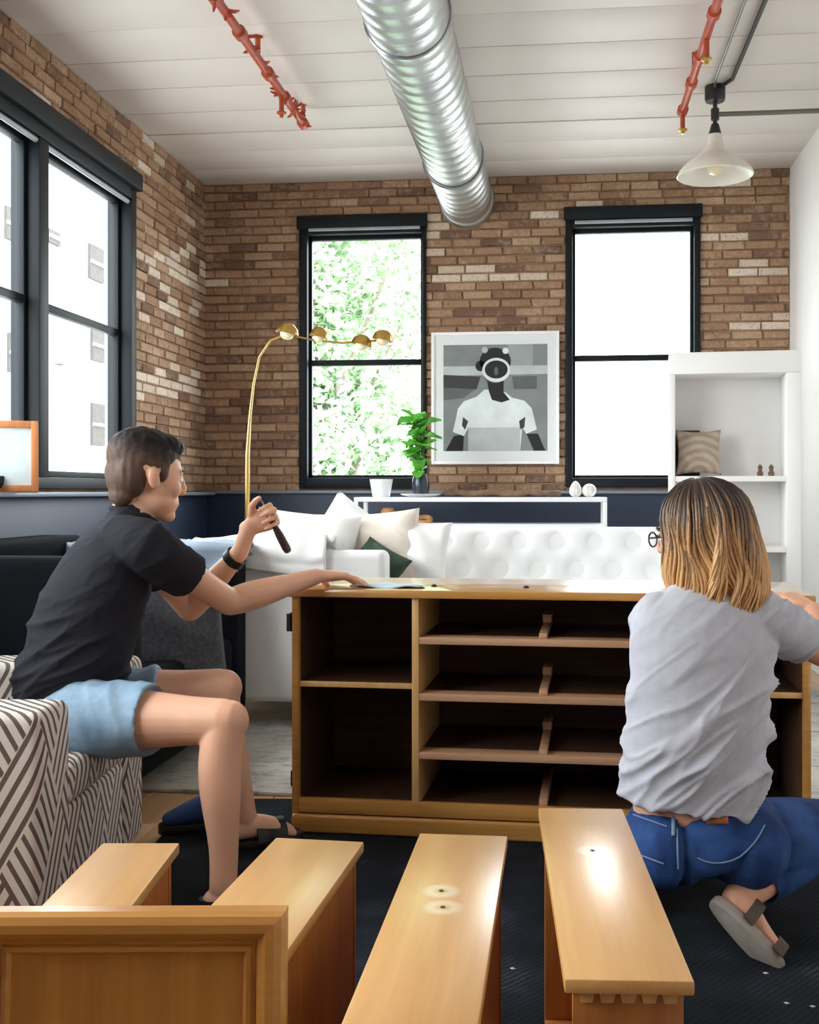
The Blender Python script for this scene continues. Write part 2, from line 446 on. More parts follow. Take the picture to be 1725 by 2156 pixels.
def ring_fabric():
    t = NT('ring_woven_fabric'); co = t.coord(); g = t.n('ShaderNodeTexWave', wave_type='RINGS', rings_direction='Y'); g.inputs['Scale'].default_value = 7
    g.inputs['Distortion'].default_value = 1.5; t.l(co, g.inputs['Vector'])
    return t.set(t.ramp(g.outputs['Fac'], [(.2, srgb(168, 150, 132)), (.8, srgb(190, 174, 156))]), .9, 0, .2)
M_ring = ring_fabric()
def worn_mat(holes):
    """honey maple with round worn, paler finish rings where the knobs sat (positions along the front)"""
    t = NT('honey_maple_worn'); sc = (14, .9, 14); co = t.coord(sc); n1 = t.noise(co, 2.2, 6, .6); n2 = t.noise(t.coord((70, 2, 70)), 1.5, 3)
    m = t.math('ADD', t.math('MULTIPLY', n1, .75), t.math('MULTIPLY', n2, .25))
    col = t.ramp(m, [(.28, srgb(210, 152, 86)), (.72, srgb(230, 180, 112))])
    tc = t.n('ShaderNodeTexCoord')
    for (hx, hy) in holes:
        d = t.n('ShaderNodeVectorMath', operation='DISTANCE'); sp = t.n('ShaderNodeSeparateXYZ'); cb = t.n('ShaderNodeCombineXYZ')
        t.l(tc.outputs['Object'], sp.inputs[0]); t.l(sp.outputs[0], cb.inputs[0]); t.l(sp.outputs[1], cb.inputs[1])
        t.l(cb.outputs[0], d.inputs[0]); d.inputs[1].default_value = (hx, hy, 0)
        q = t.math('ADD', d.outputs['Value'], t.math('MULTIPLY', t.math('SUBTRACT', n1, .5), .01))
        f = t.ramp(q, [(.006, (0, 0, 0, 1)), (.016, (.75, .75, .75, 1)), (.024, (.6, .6, .6, 1)), (.034, (0, 0, 0, 1))])
        col = t.mix(f, col, srgb(240, 222, 186))
    t.bump(n2, .06, .002); return t.set(col, .34, 0, .5, .9, .30)

# ================================================================== STRUCTURE
def wall_shell(name, label, axis, fixed, out, a0, a1, openings, mat, z0=0.0, z1=ZC, thick=.11):
    """wall with openings; axis 'x' runs along x at y=fixed, 'y' runs along y at x=fixed; out = outward sign"""
    us = sorted({a0, a1, *[k for o in openings for k in o[:2]]}); zs = sorted({z0, z1, *[k for o in openings for k in o[2:]]})
    mb = MB()
    for i in range(len(us) - 1):
        for j in range(len(zs) - 1):
            cu, cz = (us[i] + us[i + 1]) / 2, (zs[j] + zs[j + 1]) / 2
            if any(o[0] < cu < o[1] and o[2] < cz < o[3] for o in openings): continue
            lo, hi = sorted((fixed, fixed + out * thick))
            if axis == 'x': mb.bx(us[i], us[i + 1], lo, hi, zs[j], zs[j + 1])
            else: mb.bx(lo, hi, us[i], us[i + 1], zs[j], zs[j + 1])
    o = mb.build(name, mat, smooth=False, kind='structure'); o['label'] = label
    return o
wall_back = wall_shell('wall_back', 'brown brick end wall with two black windows', 'x', YB, 1, XL - .28, XR + .28, (W1, W2), M_mortar)
wall_left = wall_shell('wall_left', 'brown brick side wall with a wide black window', 'y', XL, -1, YR - .28, YB, (WL, WL2), M_mortar)
wall_right = wall_shell('wall_right', 'plain white side wall', 'y', XR, 1, YR - .28, YB, (), M_white)
wall_rear = wall_shell('wall_rear', 'brown wall behind the photographer', 'x', YR, -1, XL, XR, (), M_mortar)

# ---- bricks
BR_H, BR_L, BR_J = .061, .206, .009
def unit_brick(k):
    rnd = random.Random(k); m = .07; vs = []
    q = lambda a: a + rnd.uniform(-.035, .035)
    for x, z in ((-.5, -.5), (.5, -.5), (.5, .5), (-.5, .5)): vs.append((x, -.5, z))
    for x, z in ((-.5, -.5), (.5, -.5), (.5, .5), (-.5, .5)): vs.append((x, .30, z))
    for x, z in ((-.5 + m * .3, -.5 + m), (.5 - m * .3, -.5 + m), (.5 - m * .3, .5 - m), (-.5 + m * .3, .5 - m)): vs.append((q(x), .5, q(z)))
    fs = [(3, 2, 1, 0)] + [(i, (i + 1) % 4, (i + 1) % 4 + 4, i + 4) for i in range(4)] + [(i + 4, (i + 1) % 4 + 4, (i + 1) % 4 + 8, i + 8) for i in range(4)] + [(8, 9, 10, 11)]
    return vs, fs
BRICK_ME = {}
for mi, m in enumerate(M_bricks):
    for k in range(3):
        vs, fs = unit_brick(k + mi * 3); BRICK_ME[mi, k] = MB().add(vs, fs).mesh('brick', smooth=False); BRICK_ME[mi, k].materials.append(m)
def lay_bricks(wall, axis, fixed, nsign, u0, u1, z0, z1, openings, hidden, pale, keep=300):
    """nsign = direction of the inward normal; 'keep' largest ones in view become objects, the others one stuff part"""
    rnd = random.Random(11); cells = []; row = 0; z = z0
    while z < z1 - .02:
        zt = min(z + BR_H - BR_J, z1); u = u0 - (row % 2) * BR_L / 2 - rnd.uniform(0, .03)
        while u < u1:
            L = BR_L * rnd.uniform(.93, 1.05); segs = [(max(u, u0), min(u + L - BR_J, u1))]
            for o in openings:
                if z < o[3] - .012 and zt > o[2] + .012:
                    nx = []
                    for (a, b) in segs:
                        if b <= o[0] or a >= o[1]: nx.append((a, b))
                        else:
                            if a < o[0]: nx.append((a, o[0]))
                            if b > o[1]: nx.append((o[1], b))
                    segs = nx
            for (a, b) in segs:
                if b - a > .025: cells.append((a, b, z, zt))
            u += L
        z += BR_H; row += 1
    out = []
    for (a, b, c, d) in cells:
        um, zm = (a + b) / 2, (c + d) / 2
        pos = V((um, fixed, zm)) if axis == 'x' else V((fixed, um, zm))
        pj = project(pos); s = 0
        if pj and -20 < pj[0] < 1745 and -20 < pj[1] < 2170 and not hidden(*pj[:2]):
            e = V((b, fixed, zm)) if axis == 'x' else V((fixed, b, zm)); pe = project(e)
            s = 2 * abs(pe[0] - pj[0]) * (d - c) * F / pj[2]
        m = 3 if (pj and (pale(*pj[:2]) > rnd.random())) else rnd.choices((0, 1, 2), (.58, .22, .20))[0]
        out.append((s, pos, b - a, d - c, m, rnd.randrange(3), rnd.uniform(.010, .019)))
    out.sort(key=lambda k: -k[0])
    rest = [MB() for _ in M_bricks]
    for i, (s, pos, L, hh, m, k, pr) in enumerate(out):
        # unit brick: x along, +y out of the wall, z up
        if axis == 'x': ux, uy = V((1, 0, 0)), V((0, nsign, 0))
        else: ux, uy = V((0, 1, 0)), V((nsign, 0, 0))
        dep = .05; c = pos + uy * (pr - dep / 2)
        if i < keep and s > 0:
            o = bpy.data.objects.new('brick', BRICK_ME[m, k]); COL.objects.link(o); o.parent = wall
            o.matrix_parent_inverse = WM[wall].inverted()
            o.location = c; o.rotation_euler = (0, 0, math.atan2(ux.y, ux.x) if ux.cross(uy).z > 0 else math.atan2(-ux.y, -ux.x)); o.scale = (L, dep, hh)
        else:
            vs, fs = unit_brick(k + m * 3)
            rest[m].add([c + ux * (p[0] * L) + uy * (p[1] * dep) + V((0, 0, p[2] * hh)) for p in vs], fs)
    allb = MB()
    for m, r in enumerate(rest): allb.add(r.v, r.f, m)
    o = allb.build('remaining_bricks', M_bricks, wall, smooth=False, kind='stuff')
def box_in(*rects): return lambda x, y: any(r[0] < x < r[2] and r[1] < y < r[3] for r in rects)
def pale_of(zones, base=.012):
    def f(x, y):
        for (a, b, c, d, p) in zones:
            if a < x < c and b < y < d: return p
        return base
    return f
lay_bricks(wall_back, 'x', YB, -1, XL, XR, 1.10, ZC, (W1, W2), box_in((910, 700, 1180, 975), (1410, 740, 1700, 1300)),
           pale_of([(905, 566, 1160, 600, .75), (1540, 552, 1640, 580, .8), (905, 440, 1010, 486, .45), (1040, 450, 1185, 475, .4),
                    (905, 480, 985, 560, .18), (430, 585, 520, 620, .25), (560, 600, 640, 720, .12), (1475, 480, 1660, 520, .2), (1550, 660, 1660, 720, .3)]))
lay_bricks(wall_left, 'y', XL, 1, 2.3, YB, 1.10, ZC, (WL, WL2), lambda x, y: False,
           pale_of([(268, 780, 420, 836, .85), (270, 520, 430, 590, .55), (268, 590, 420, 700, .16), (0, 60, 430, 400, .10)]), 300)

# ---- navy wainscot, its cap ledge, floor, ceiling
o = MB().bx(XL, XR, YB - .035, YB, 0, 1.085).build('trim_1', M_navy, kind='structure', bevel=.004); o['label'] = 'navy painted wainscot under the two windows'
o = MB().bx(XL, XL + .035, YR, YB - .035, 0, 1.075).build('trim_2', M_navy, kind='structure', bevel=.004); o['label'] = 'navy painted wainscot along the window side wall'
o = MB().bx(XL, XR, YB - .055, YB, 1.085, 1.108).build('trim_3', M_cap, kind='structure', bevel=.004); o['label'] = 'grey ledge cap on the end wall wainscot'
o = MB().bx(XL, XL + .10, YR, YB - .055, 1.075, 1.098).build('trim_4', M_cap, kind='structure', bevel=.004); o['label'] = 'grey ledge cap below the wide window'

fl = MB().bx(XL - .28, XR + .28, YR - .28, YB + .28, -.12, -.012).build('floor', M_wood_in, smooth=False, kind='structure'); fl['label'] = 'pale oak plank floor'
n = 27; wd = (XR - XL) / n
me = MB().bx(-wd / 2 + .0015, wd / 2 - .0015, YR, YB, -.012, 0).mesh('floor_plank', bevel=.0015, seg=1); me.materials.append(M_floor)
for i in range(n):
    o = bpy.data.objects.new('floor_plank', me); COL.objects.link(o); o.parent = fl; o.matrix_parent_inverse = WM[fl].inverted(); o.location = (XL + (i + .5) * wd, 0, 0)
ce = MB().bx(XL - .28, XR + .28, YR - .28, YB + .28, ZC + .014, ZC + .15).build('ceiling', M_ceil_gap, smooth=False, kind='structure'); ce['label'] = 'white painted board ceiling'
rnd = random.Random(3); y = YB
ce_me = {}
while y > YR:
    wd = .372
    key = rnd.randrange(3)
    if key not in ce_me:
        g = (.003, .006, .016)[key]
        ce_me[key] = MB().bx(XL - .02, XR + .02, -wd + g, 0, 0, .014).mesh('ceiling_plank', bevel=.003, seg=2); ce_me[key].materials.append(M_ceil)
    o = bpy.data.objects.new('ceiling_plank', ce_me[key]); COL.objects.link(o); o.parent = ce; o.matrix_parent_inverse = WM[ce].inverted()
    o.location = (0, y, ZC - rnd.uniform(0, .003)); y -= wd

# ---- windows
def back_window(name, label, Wd, glass_px, rail_px, n_in=-1, yw=YB):
    x0, x1, z0, z1 = Wd
    g0, g1 = on_back(glass_px[0], glass_px[1]), on_back(glass_px[2], glass_px[3])
    rz = on_back(0.5 * (glass_px[0] + glass_px[2]), rail_px).z
    t = thing(name, label, None, ((x0 + x1) / 2, yw, z0), kind='structure')
    f = MB()
    f.bx(x0, g0.x - .02, yw - .035, yw + .115, z0, z1); f.bx(g1.x + .02, x1, yw - .035, yw + .115, z0, z1)
    f.bx(g0.x - .02, g1.x + .02, yw - .035, yw + .115, g0.z + .028, z1); f.bx(g0.x - .02, g1.x + .02, yw - .045, yw + .115, z0, g1.z - .02)
    f.build('window_frame', M_black, t, bevel=.004)
    MB().bx(x0 - .012, x1 + .012, yw - .06, yw - .034, z1 - .07, z1 + .02).build('head_casing', M_black, t, bevel=.005)
    s = MB(); yy0, yy1 = yw + .03, yw + .075
    s.bx(g0.x - .02, g0.x, yy0, yy1, g1.z - .02, g0.z + .03); s.bx(g1.x, g1.x + .02, yy0, yy1, g1.z - .02, g0.z + .03)
    s.bx(g0.x, g1.x, yy0, yy1, g0.z, g0.z + .03); s.bx(g0.x, g1.x, yy0, yy1, g1.z - .02, g1.z)
    s.build('sash', M_black, t, bevel=.003)
    MB().bx(g0.x, g1.x, yy0, yy1, rz - .02, rz + .02).build('meeting_rail', M_black, t, bevel=.003)
    MB().tube([(g0.x - .005, yw - .048, g0.z + .060), (g1.x + .005, yw - .048, g0.z + .060)], .013, 10).build('roller_blind', M_blind, t)
    MB().bx(g0.x, g1.x, yw + .05, yw + .055, rz + .02, g0.z).build('pane', M_glass, t, smooth=False)
    MB().bx(g0.x, g1.x, yw + .05, yw + .055, g1.z, rz - .02).build('pane', M_glass, t, smooth=False)
    return t
back_window('window_1', 'tall black sash window with green trees outside', W1, (655, 505, 885, 1000), 762)
back_window('window_2', 'tall black sash window behind the white bookcase', W2, (1212, 490, 1455, 1000), 752)
def side_window(name, label, Wd):
    y0, y1, z0, z1 = Wd; xw = XL
    t = thing(name, label, None, (xw, (y0 + y1) / 2, z0), kind='structure')
    f = MB(); e = .075
    for (a, b) in ((y0, y0 + e), (y1 - e, y1)): f.bx(xw - .115, xw + .035, a, b, z0, z1)
    f.bx(xw - .115, xw + .035, y0 + e, y1 - e, z1 - .13, z1); f.bx(xw - .115, xw + .05, y0 + e, y1 - e, z0, z0 + .055)
    f.build('window_frame', M_black, t, bevel=.004)
    MB().bx(xw + .034, xw + .07, y0 - .012, y1 + .012, z1 - .07, z1 + .03).build('head_casing', M_black, t, bevel=.005)
    ym = (y0 + y1) / 2
    MB().bx(xw - .12, xw + .03, ym - .05, ym + .05, z0 + .055, z1 - .13).build('mullion', M_black, t, bevel=.006)
    MB().tube([(xw + .01, y0 + e, z1 - .145), (xw + .01, y1 - e, z1 - .145)], .014, 10).build('roller_blind', M_blind, t)
    rz = 2.03
    for (a, b) in ((y0 + e, ym - .05), (ym + .05, y1 - e)):
        s = MB(); xa, xb = xw - .08, xw - .035
        s.bx(xa, xb, a, a + .03, z0 + .055, z1 - .13); s.bx(xa, xb, b - .03, b, z0 + .055, z1 - .13)
        s.bx(xa, xb, a + .03, b - .03, z1 - .165, z1 - .13); s.bx(xa, xb, a + .03, b - .03, z0 + .055, z0 + .09)
        s.build('sash', M_black, t, bevel=.003)
        MB().bx(xa, xb, a + .03, b - .03, rz - .02, rz + .02).build('meeting_rail', M_black, t, bevel=.003)
        MB().bx(xw - .06, xw - .055, a + .03, b - .03, rz + .02, z1 - .165).build('pane', M_glass, t, smooth=False)
        MB().bx(xw - .06, xw - .055, a + .03, b - .03, z0 + .09, rz - .02).build('pane', M_glass, t, smooth=False)
    return t
side_window('window_3', 'wide black twin sash window in the side wall', WL)
side_window('window_4', 'second wide black window nearer the photographer', WL2)
# ---- outside
o = MB().bx(-60, 60, -60, 80, -4.4, -4.2).build('ground', M_ground, smooth=False, kind='structure'); o['label'] = 'pale concrete ground outside'
bd = thing('white_building', 'pale rendered building with grey windows across the street', 'building', (-13, 26, -4.2))
MB().bx(-18, -12, 12, 60, -4.2, 22).build('wall', M_render, bd, smooth=False)
for (xa, ya, xb, yb) in ((8, 432, 50, 520), (98, 480, 122, 520), (185, 512, 214, 598), (190, 690, 215, 765), (190, 848, 216, 940), (14, 700, 50, 790), (104, 690, 128, 770)):
    a, b = on_left(xa, ya, -12), on_left(xb, yb, -12)
    wf = MB().bx(-12.0, -11.93, a.y, b.y, b.z, a.z).build('far_window', M_far_glass, bd, smooth=False)
    zm = (a.z + b.z) / 2
    MB().bx(-11.93, -11.90, a.y, b.y, zm - .04, zm + .04).build('glazing_bar', M_render, wf, smooth=False)
def tree(label, base, hh, rad, seed, nleaf, lo=.25):
    rnd = random.Random(seed); t = thing('leafy_tree', label, 'tree', base, group='trees outside the sash window')
    b = V(base); tr = MB(); top = b + V((0, 0, hh * .8))
    tr.tube([b, b + V((.1, 0, hh * .4)), top], [.16, .12, .04], 8)
    for k in range(7):
        a = rnd.uniform(0, 6.28); q = b + V((0, 0, hh * rnd.uniform(.3, .65)))
        tr.tube([q, q + V((math.cos(a) * rad * .4, math.sin(a) * rad * .4, hh * .1)), q + V((math.cos(a) * rad * .8, math.sin(a) * rad * .8, hh * .22))], [.06, .04, .015], 6)
    tr.build('trunk', M_bark, t)
    lf = MB(); cl = [(b + V((rnd.gauss(0, rad * .42), rnd.gauss(0, rad * .42), hh * rnd.uniform(lo, 1.0))), rnd.uniform(.4, .85)) for _ in range(120)]
    for _ in range(nleaf):
        c, r = rnd.choice(cl); p = c + V((rnd.gauss(0, r * .5), rnd.gauss(0, r * .5), rnd.gauss(0, r * .4)))
        d = V((rnd.gauss(0, 1), rnd.gauss(0, 1), rnd.gauss(0, .6))).normalized(); e = d.orthogonal().normalized(); e = (e + d.cross(e) * rnd.uniform(-1, 1)).normalized()
        s = rnd.uniform(.06, .12)
        lf.add([p - d * s, p + e * s * .5 + V((0, 0, .02)), p + d * s, p - e * s * .5 + V((0, 0, .02))], [(0, 1, 2, 3)])
    lf.build('foliage', M_fol, t, smooth=False, kind='stuff')
pt = on_back(740, 800, 16.0)
tree('pale green leafy tree filling the upper sash', (pt.x - .6, 16.0, -4.2), 11.5, 1.7, 5, 24000)
tree('taller pale tree whose trunk shows beside the other', (pt.x - 1.6, 24.5, -4.2), 14.5, 2.2, 9, 24000)

# ================================================================== CEILING SERVICES
# duct
dc = on_back(984, 424); DR = .175
du = thing('air_duct', 'round silver spiral air duct under the ceiling', 'duct', (dc.x, 3.0, dc.z))
ys = YR + .05; prof = []; mb = MB(); rings = []; k = 0
while ys < YB - .02:
    for dy, dr in ((0, 0), (.085, 0), (.095, .006), (.110, .006)):
        rings.append([V((dc.x + (DR + dr) * math.cos(a), ys + dy, dc.z + (DR + dr) * math.sin(a))) for a in (2 * math.pi * q / 40 for q in range(40))])
    ys += .12
mb.rings(rings); mb.build('duct_pipe', M_metal, du, ang=50)
for yy in (2.0, 4.6, 6.6):
    h = MB(); pts = [V((dc.x + (DR + .008) * math.cos(a), yy, dc.z + (DR + .008) * math.sin(a))) for a in (2 * math.pi * q / 40 for q in range(40))]
    h.tube(pts, .009, 6, closed=True); h.build('hanger_strap', M_steel, du)
MB().lathe([(DR + .01, -.02), (DR + .02, 0), (DR + .02, .02), (DR - .02, .03)], 40, (dc.x, YB - .045, dc.z), Matrix.Rotation(R(-90), 3, 'X')).build('end_collar', M_metal, du)
MB().lathe([(.002, -.02), (.014, -.015), (.014, .015), (.002, .02)], 10, P(884, 300, 6.6)).build('damper_knob', M_dark, du)

def pipe_run(name, label, endp, r, heads, twigs):
    t = thing(name, label, 'pipe', (endp.x, endp.y - 2, endp.z))
    MB().tube([(endp.x, YR + .02, endp.z), (endp.x, endp.y, endp.z)], r, 14).build('pipe', M_red, t)
    rnd = random.Random(4)
    yy = endp.y - .02
    for q in range(9):
        MB().lathe([(r * 1.05, -.03), (r * 1.5, -.025), (r * 1.5, .025), (r * 1.05, .03)], 12, (endp.x, yy, endp.z), Matrix.Rotation(R(90), 3, 'X')).build('coupling', M_red, t); yy -= rnd.uniform(.28, .8)
    for (yd, up) in heads:
        p = V((endp.x, endp.y - yd, endp.z))
        hd = MB().tube([p, p + V((0, 0, up * .10))], .013, 8).build('sprinkler_stem', M_red, t)
        MB().lathe([(.004, 0), (.026, .004), (.026, .010), (.010, .018), (.010, .03), (.004, .03)], 10, p + V((0, 0, up * .10)), Matrix.Scale(up, 3, Z)).build('sprinkler_head', M_brass if not twigs else M_red, hd)
    if twigs:
        for q in range(46):
            yq = endp.y - rnd.uniform(.0, 2.6); a = rnd.uniform(0, 6.28); b = V((endp.x, yq, endp.z))
            d = V((math.cos(a), rnd.uniform(-.6, .6), math.sin(a))).normalized(); L = r + rnd.uniform(.012, .05)
            MB().tube([b + d * r * .7, b + d * L * .7 + V((0, .01, 0)), b + d * L], [.010, .008, .004], 5).build('hanger_clip', M_red, t)
    return t
pipe_run('sprinkler_pipe', 'rust red sprinkler pipe crowded with clips nearer the wide window', P(640, 262, 6.2), .021, ((.95, 1), (.02, 1), (2.2, 1), (.5, -1)), True)
pipe_run('sprinkler_pipe', 'smooth rust red sprinkler pipe above the enamel pendant lamp', P(1437, 235, 6.0), .02, ((.55, 1), (.02, -1), (1.0, -1)), False)

# pendant lamp
lp = P(1506, 392, 5.9); zc = lambda py: CAM_H + (PY - py) / F * 5.9
pl = thing('pendant_lamp', 'cream enamel pendant lamp hung near the plain wall', 'lamp', (lp.x, lp.y, lp.z))
q = lp; pr = [(r_, zc(y_) - q.z) for r_, y_ in ((.004, 283), (.038, 284), (.042, 300), (.052, 312), (.092, 326), (.150, 343), (.193, 360), (.204, 370), (.198, 372), (.150, 354), (.09, 337), (.02, 330))]
MB().lathe(pr, 40, q, None).build('lamp_shade', M_enamel, pl)
MB().lathe([(.008, zc(258) - q.z), (.02, zc(262) - q.z), (.036, zc(284) - q.z), (.03, zc(286) - q.z), (.004, zc(286) - q.z)][::-1], 16, q).build('lamp_cap', M_dark, pl)
MB().tube([(q.x, q.y, zc(262)), (q.x, q.y, zc(215))], .012, 10).build('lamp_rod', M_dark, pl)
MB().lathe([(.004, -.06), (.03, -.05), (.042, -.02), (.042, .02), (.004, .03)], 20, (q.x, q.y, zc(346))).build('light_bulb', M_cream_glass, pl)
MB().lathe([(.005, -.045), (.05, -.045), (.055, -.03), (.055, .06), (.045, .075), (.005, .075)], 20, (q.x, q.y, zc(196))).build('junction_box', M_dark, pl)
cd = thing('conduit', 'grey conduit crossing from the pendant lamp to the plain wall', 'conduit', (q.x, q.y, zc(240)))
MB().tube([(q.x, q.y, zc(241)), (XR, q.y, zc(241))], .013, 10).build('conduit_tube', M_conduit, cd)
MB().lathe([(.005, -.03), (.022, -.03), (.022, .03), (.005, .03)], 12, (q.x, q.y, zc(241))).build('coupling', M_dark, cd)
for dx, rr, lab in ((-.02, .008, 'thin pale conduit above the pendant lamp running along the ceiling'), (.07, .011, 'dark conduit above the pendant lamp running along the ceiling')):
    c2 = MB().tube([(q.x, q.y, zc(190)), (q.x + dx, q.y - .15, ZC - .02), (q.x + dx, YR + .1, ZC - .02)], rr, 8).build('conduit', M_conduit if dx < 0 else M_dark)
    tag(c2, lab, 'conduit')

# ================================================================== FLOOR COVERINGS
RZ = rotz(YAW)                       # camera-aligned orientation
o = MB().bx(-1.62, 1.40, 3.86, 6.9, 0.0, .014).build('area_rug', M_rug_l, bevel=.004); tag(o, 'cream and grey patterned rug under the white sofa', 'rug')
t = MB(); t.box(C(.19, 2.22, .009), (2.18, 3.28, .014), RZ); o = t.build('area_rug', M_rug_d, bevel=.004); tag(o, 'dark slate rug under the drawers and dresser', 'rug')
RUG = .016

# ================================================================== DRESSER (local frame: x along front, y to the back, z up; origin at left front corner)
CH_A = YAW - R(7.8)
CH_O = C(-.493, 3.485, RUG); CW_, CD_, CHH = 1.60, .47, .775
ch = thing('dresser', 'honey maple dresser stripped of its drawers and doors', 'dresser', CH_O, rotz(CH_A))
CHM = Matrix.Translation(CH_O) @ rotz(CH_A).to_4x4()
T = .022; base_z, top_z = .075, CHH
MB().bx(-.012, CW_ + .012, -.015, CD_ + .006, top_z - .026, top_z).build('top_board', M_wood_chest, ch, True, bevel=.005)
for x in (0, CW_ - T): MB().bx(x, x + T, 0, CD_, base_z - .02, top_z - .026).build('side_panel', M_wood_chest, ch, True, bevel=.002)
for x in (.399, 1.20 - T * .5): MB().bx(x - T / 2, x + T / 2, .0, CD_ - .01, base_z + .02, top_z - .026).build('divider', M_wood_edge, ch, True, bevel=.002)
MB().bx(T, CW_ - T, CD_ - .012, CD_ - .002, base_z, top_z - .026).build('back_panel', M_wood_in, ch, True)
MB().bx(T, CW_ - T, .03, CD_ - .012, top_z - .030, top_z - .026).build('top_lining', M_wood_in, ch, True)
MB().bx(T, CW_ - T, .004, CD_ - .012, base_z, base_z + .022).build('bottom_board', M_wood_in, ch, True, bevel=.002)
MB().bx(T, CW_ - T, -.004, .020, base_z - .012, base_z + .034).build('bottom_rail', M_wood_chest, ch, True, bevel=.003)
MB().bx(.0, CW_, -.012, .024, .0, base_z - .016).build('plinth', M_wood_chest, ch, True, bevel=.010, seg=3)
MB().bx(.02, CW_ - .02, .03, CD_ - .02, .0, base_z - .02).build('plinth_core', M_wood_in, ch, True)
for (a, b) in ((T, .399 - T / 2), (1.20, CW_ - T)):
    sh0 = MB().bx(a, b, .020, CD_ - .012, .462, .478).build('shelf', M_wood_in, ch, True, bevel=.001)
    MB().bx(a, b, .010, .020, .461, .479).build('shelf_edge', M_wood_edge, sh0, True, bevel=.002)
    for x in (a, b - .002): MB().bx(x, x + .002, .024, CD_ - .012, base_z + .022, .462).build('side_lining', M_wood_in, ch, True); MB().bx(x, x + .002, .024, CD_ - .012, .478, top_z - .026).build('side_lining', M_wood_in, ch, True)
zr = lambda py: CAM_H - (py - PY) / F * 3.40 - RUG
for py in (1352, 1472, 1596):
    zz = zr(py)
    r = MB().bx(.399 + T / 2, 1.20 - T, .002, .075, zz - .011, zz + .011).build('drawer_rail', M_wood_rail, ch, True, bevel=.002)
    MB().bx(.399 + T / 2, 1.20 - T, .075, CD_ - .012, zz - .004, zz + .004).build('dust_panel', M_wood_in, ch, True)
    MB().bx(.786, .812, .02, CD_ - .012, zz + .011, zz + .028).build('center_guide', M_wood_rail, ch, True, bevel=.002)
    MB().bx(.784, .814, .30, .42, zz + .028, zz + .055).build('guide_stop', M_wood_rail, ch, True, bevel=.002)
MB().bx(.786, .812, .02, CD_ - .012, base_z + .022, base_z + .05).build('center_guide', M_wood_rail, ch, True, bevel=.002)
hz = zr(1318)
h = MB().bx(-.012, .0, .012, .05, hz - .03, hz + .03).build('hinge', M_dark, ch, True, bevel=.002)
MB().tube([(-.012, .006, hz - .028), (-.012, .006, hz + .028)], .007, 8).build('hinge_pin', M_dark, h, True)
h = MB().bx(-.008, .0, .012, .05, .14, .19).build('hinge', M_dark, ch, True, bevel=.002)
def on_chest(x, y, z=CHH): return CHM @ V((x, y, z))

# ---- drawers standing on their backs, fronts up (local: y along the front, x across it, z up)
def drawer(label, far, near_dir, wdt, L, hh, holes, dep=.42):
    """far = centre of the far end on the floor (camera frame x, d); near_dir = direction toward the photographer"""
    nd = V((near_dir[0], near_dir[1], 0)).normalized(); ang = math.atan2(nd.x, -nd.y)      # local -y runs toward the viewer
    org = C(far[0], far[1], RUG) + (RT * nd.x + FW * nd.y) * (L / 2)
    t = thing('drawer', label, 'drawer', org, rotz(YAW + ang), group='drawers standing on the slate rug')
    e = .012
    MB().bx(-wdt / 2, wdt / 2, -L / 2, L / 2, hh - .020, hh).build('drawer_front', worn_mat(holes), t, True, bevel=.003)
    for s in (-1, 1):
        MB().bx(-wdt / 2 + .012, wdt / 2 - .012, s * (L / 2 - .022) - .007, s * (L / 2 - .022) + .007, .0, hh - .020).build('side_board', M_wood_side, t, True, bevel=.001)
    MB().bx(-wdt / 2 + .012, wdt / 2 - .012, -L / 2 + .03, L / 2 - .03, .0, .014).build('back_board', M_wood_side, t, True, bevel=.001)
    MB().bx(wdt / 2 - .020, wdt / 2 - .014, -L / 2 + .03, L / 2 - .03, .014, hh - .020).build('bottom_panel', M_wood_side, t, True)
    for k in range(5):                                     # dovetails at the near corner
        x = -wdt / 2 + .030 + k * (wdt - .06) / 4
        d = MB().add([(x - .008, 0, 0), (x + .008, 0, 0), (x + .012, 0, .016), (x - .012, 0, .016), (x - .008, .004, 0), (x + .008, .004, 0), (x + .012, .004, .016), (x - .012, .004, .016)],
                     [(0, 1, 2, 3), (7, 6, 5, 4), (0, 4, 5, 1), (1, 5, 6, 2), (2, 6, 7, 3), (3, 7, 4, 0)])
        for p in d.v: p += V((0, -L / 2 + .0125, hh - .0365))
        d.build('dovetail', M_wood_edge, t, True, smooth=False)
    for (x, y) in holes:
        MB().lathe([(.0005, .0), (.004, .0), (.004, .0008), (.0005, .0008)], 10, (x, y, hh + .0001)).build('screw_hole', M_dark, t, True)
    return t
DH = .425
drawer('shallow drawer beside the striped armchair, its pale front facing up', (-.573, 2.05), (-.0, -1), .145, .77, DH, [(0, -.02)])
drawer('maple drawer right behind the panelled door, bright glare on its front', (-.240, 2.07), (-.15, -1), .172, .77, DH, [(0, -.02)])
drawer('middle maple drawer with two worn knob rings on its front', (.033, 2.10), (-.105, -1), .170, .77, DH, [(-.01, .085), (0, .015)])
drawer('maple drawer beside the crouching woman, dovetails at its near end', (.275, 2.24), (-.04, -1), .172, .79, .435, [(0, .13)])

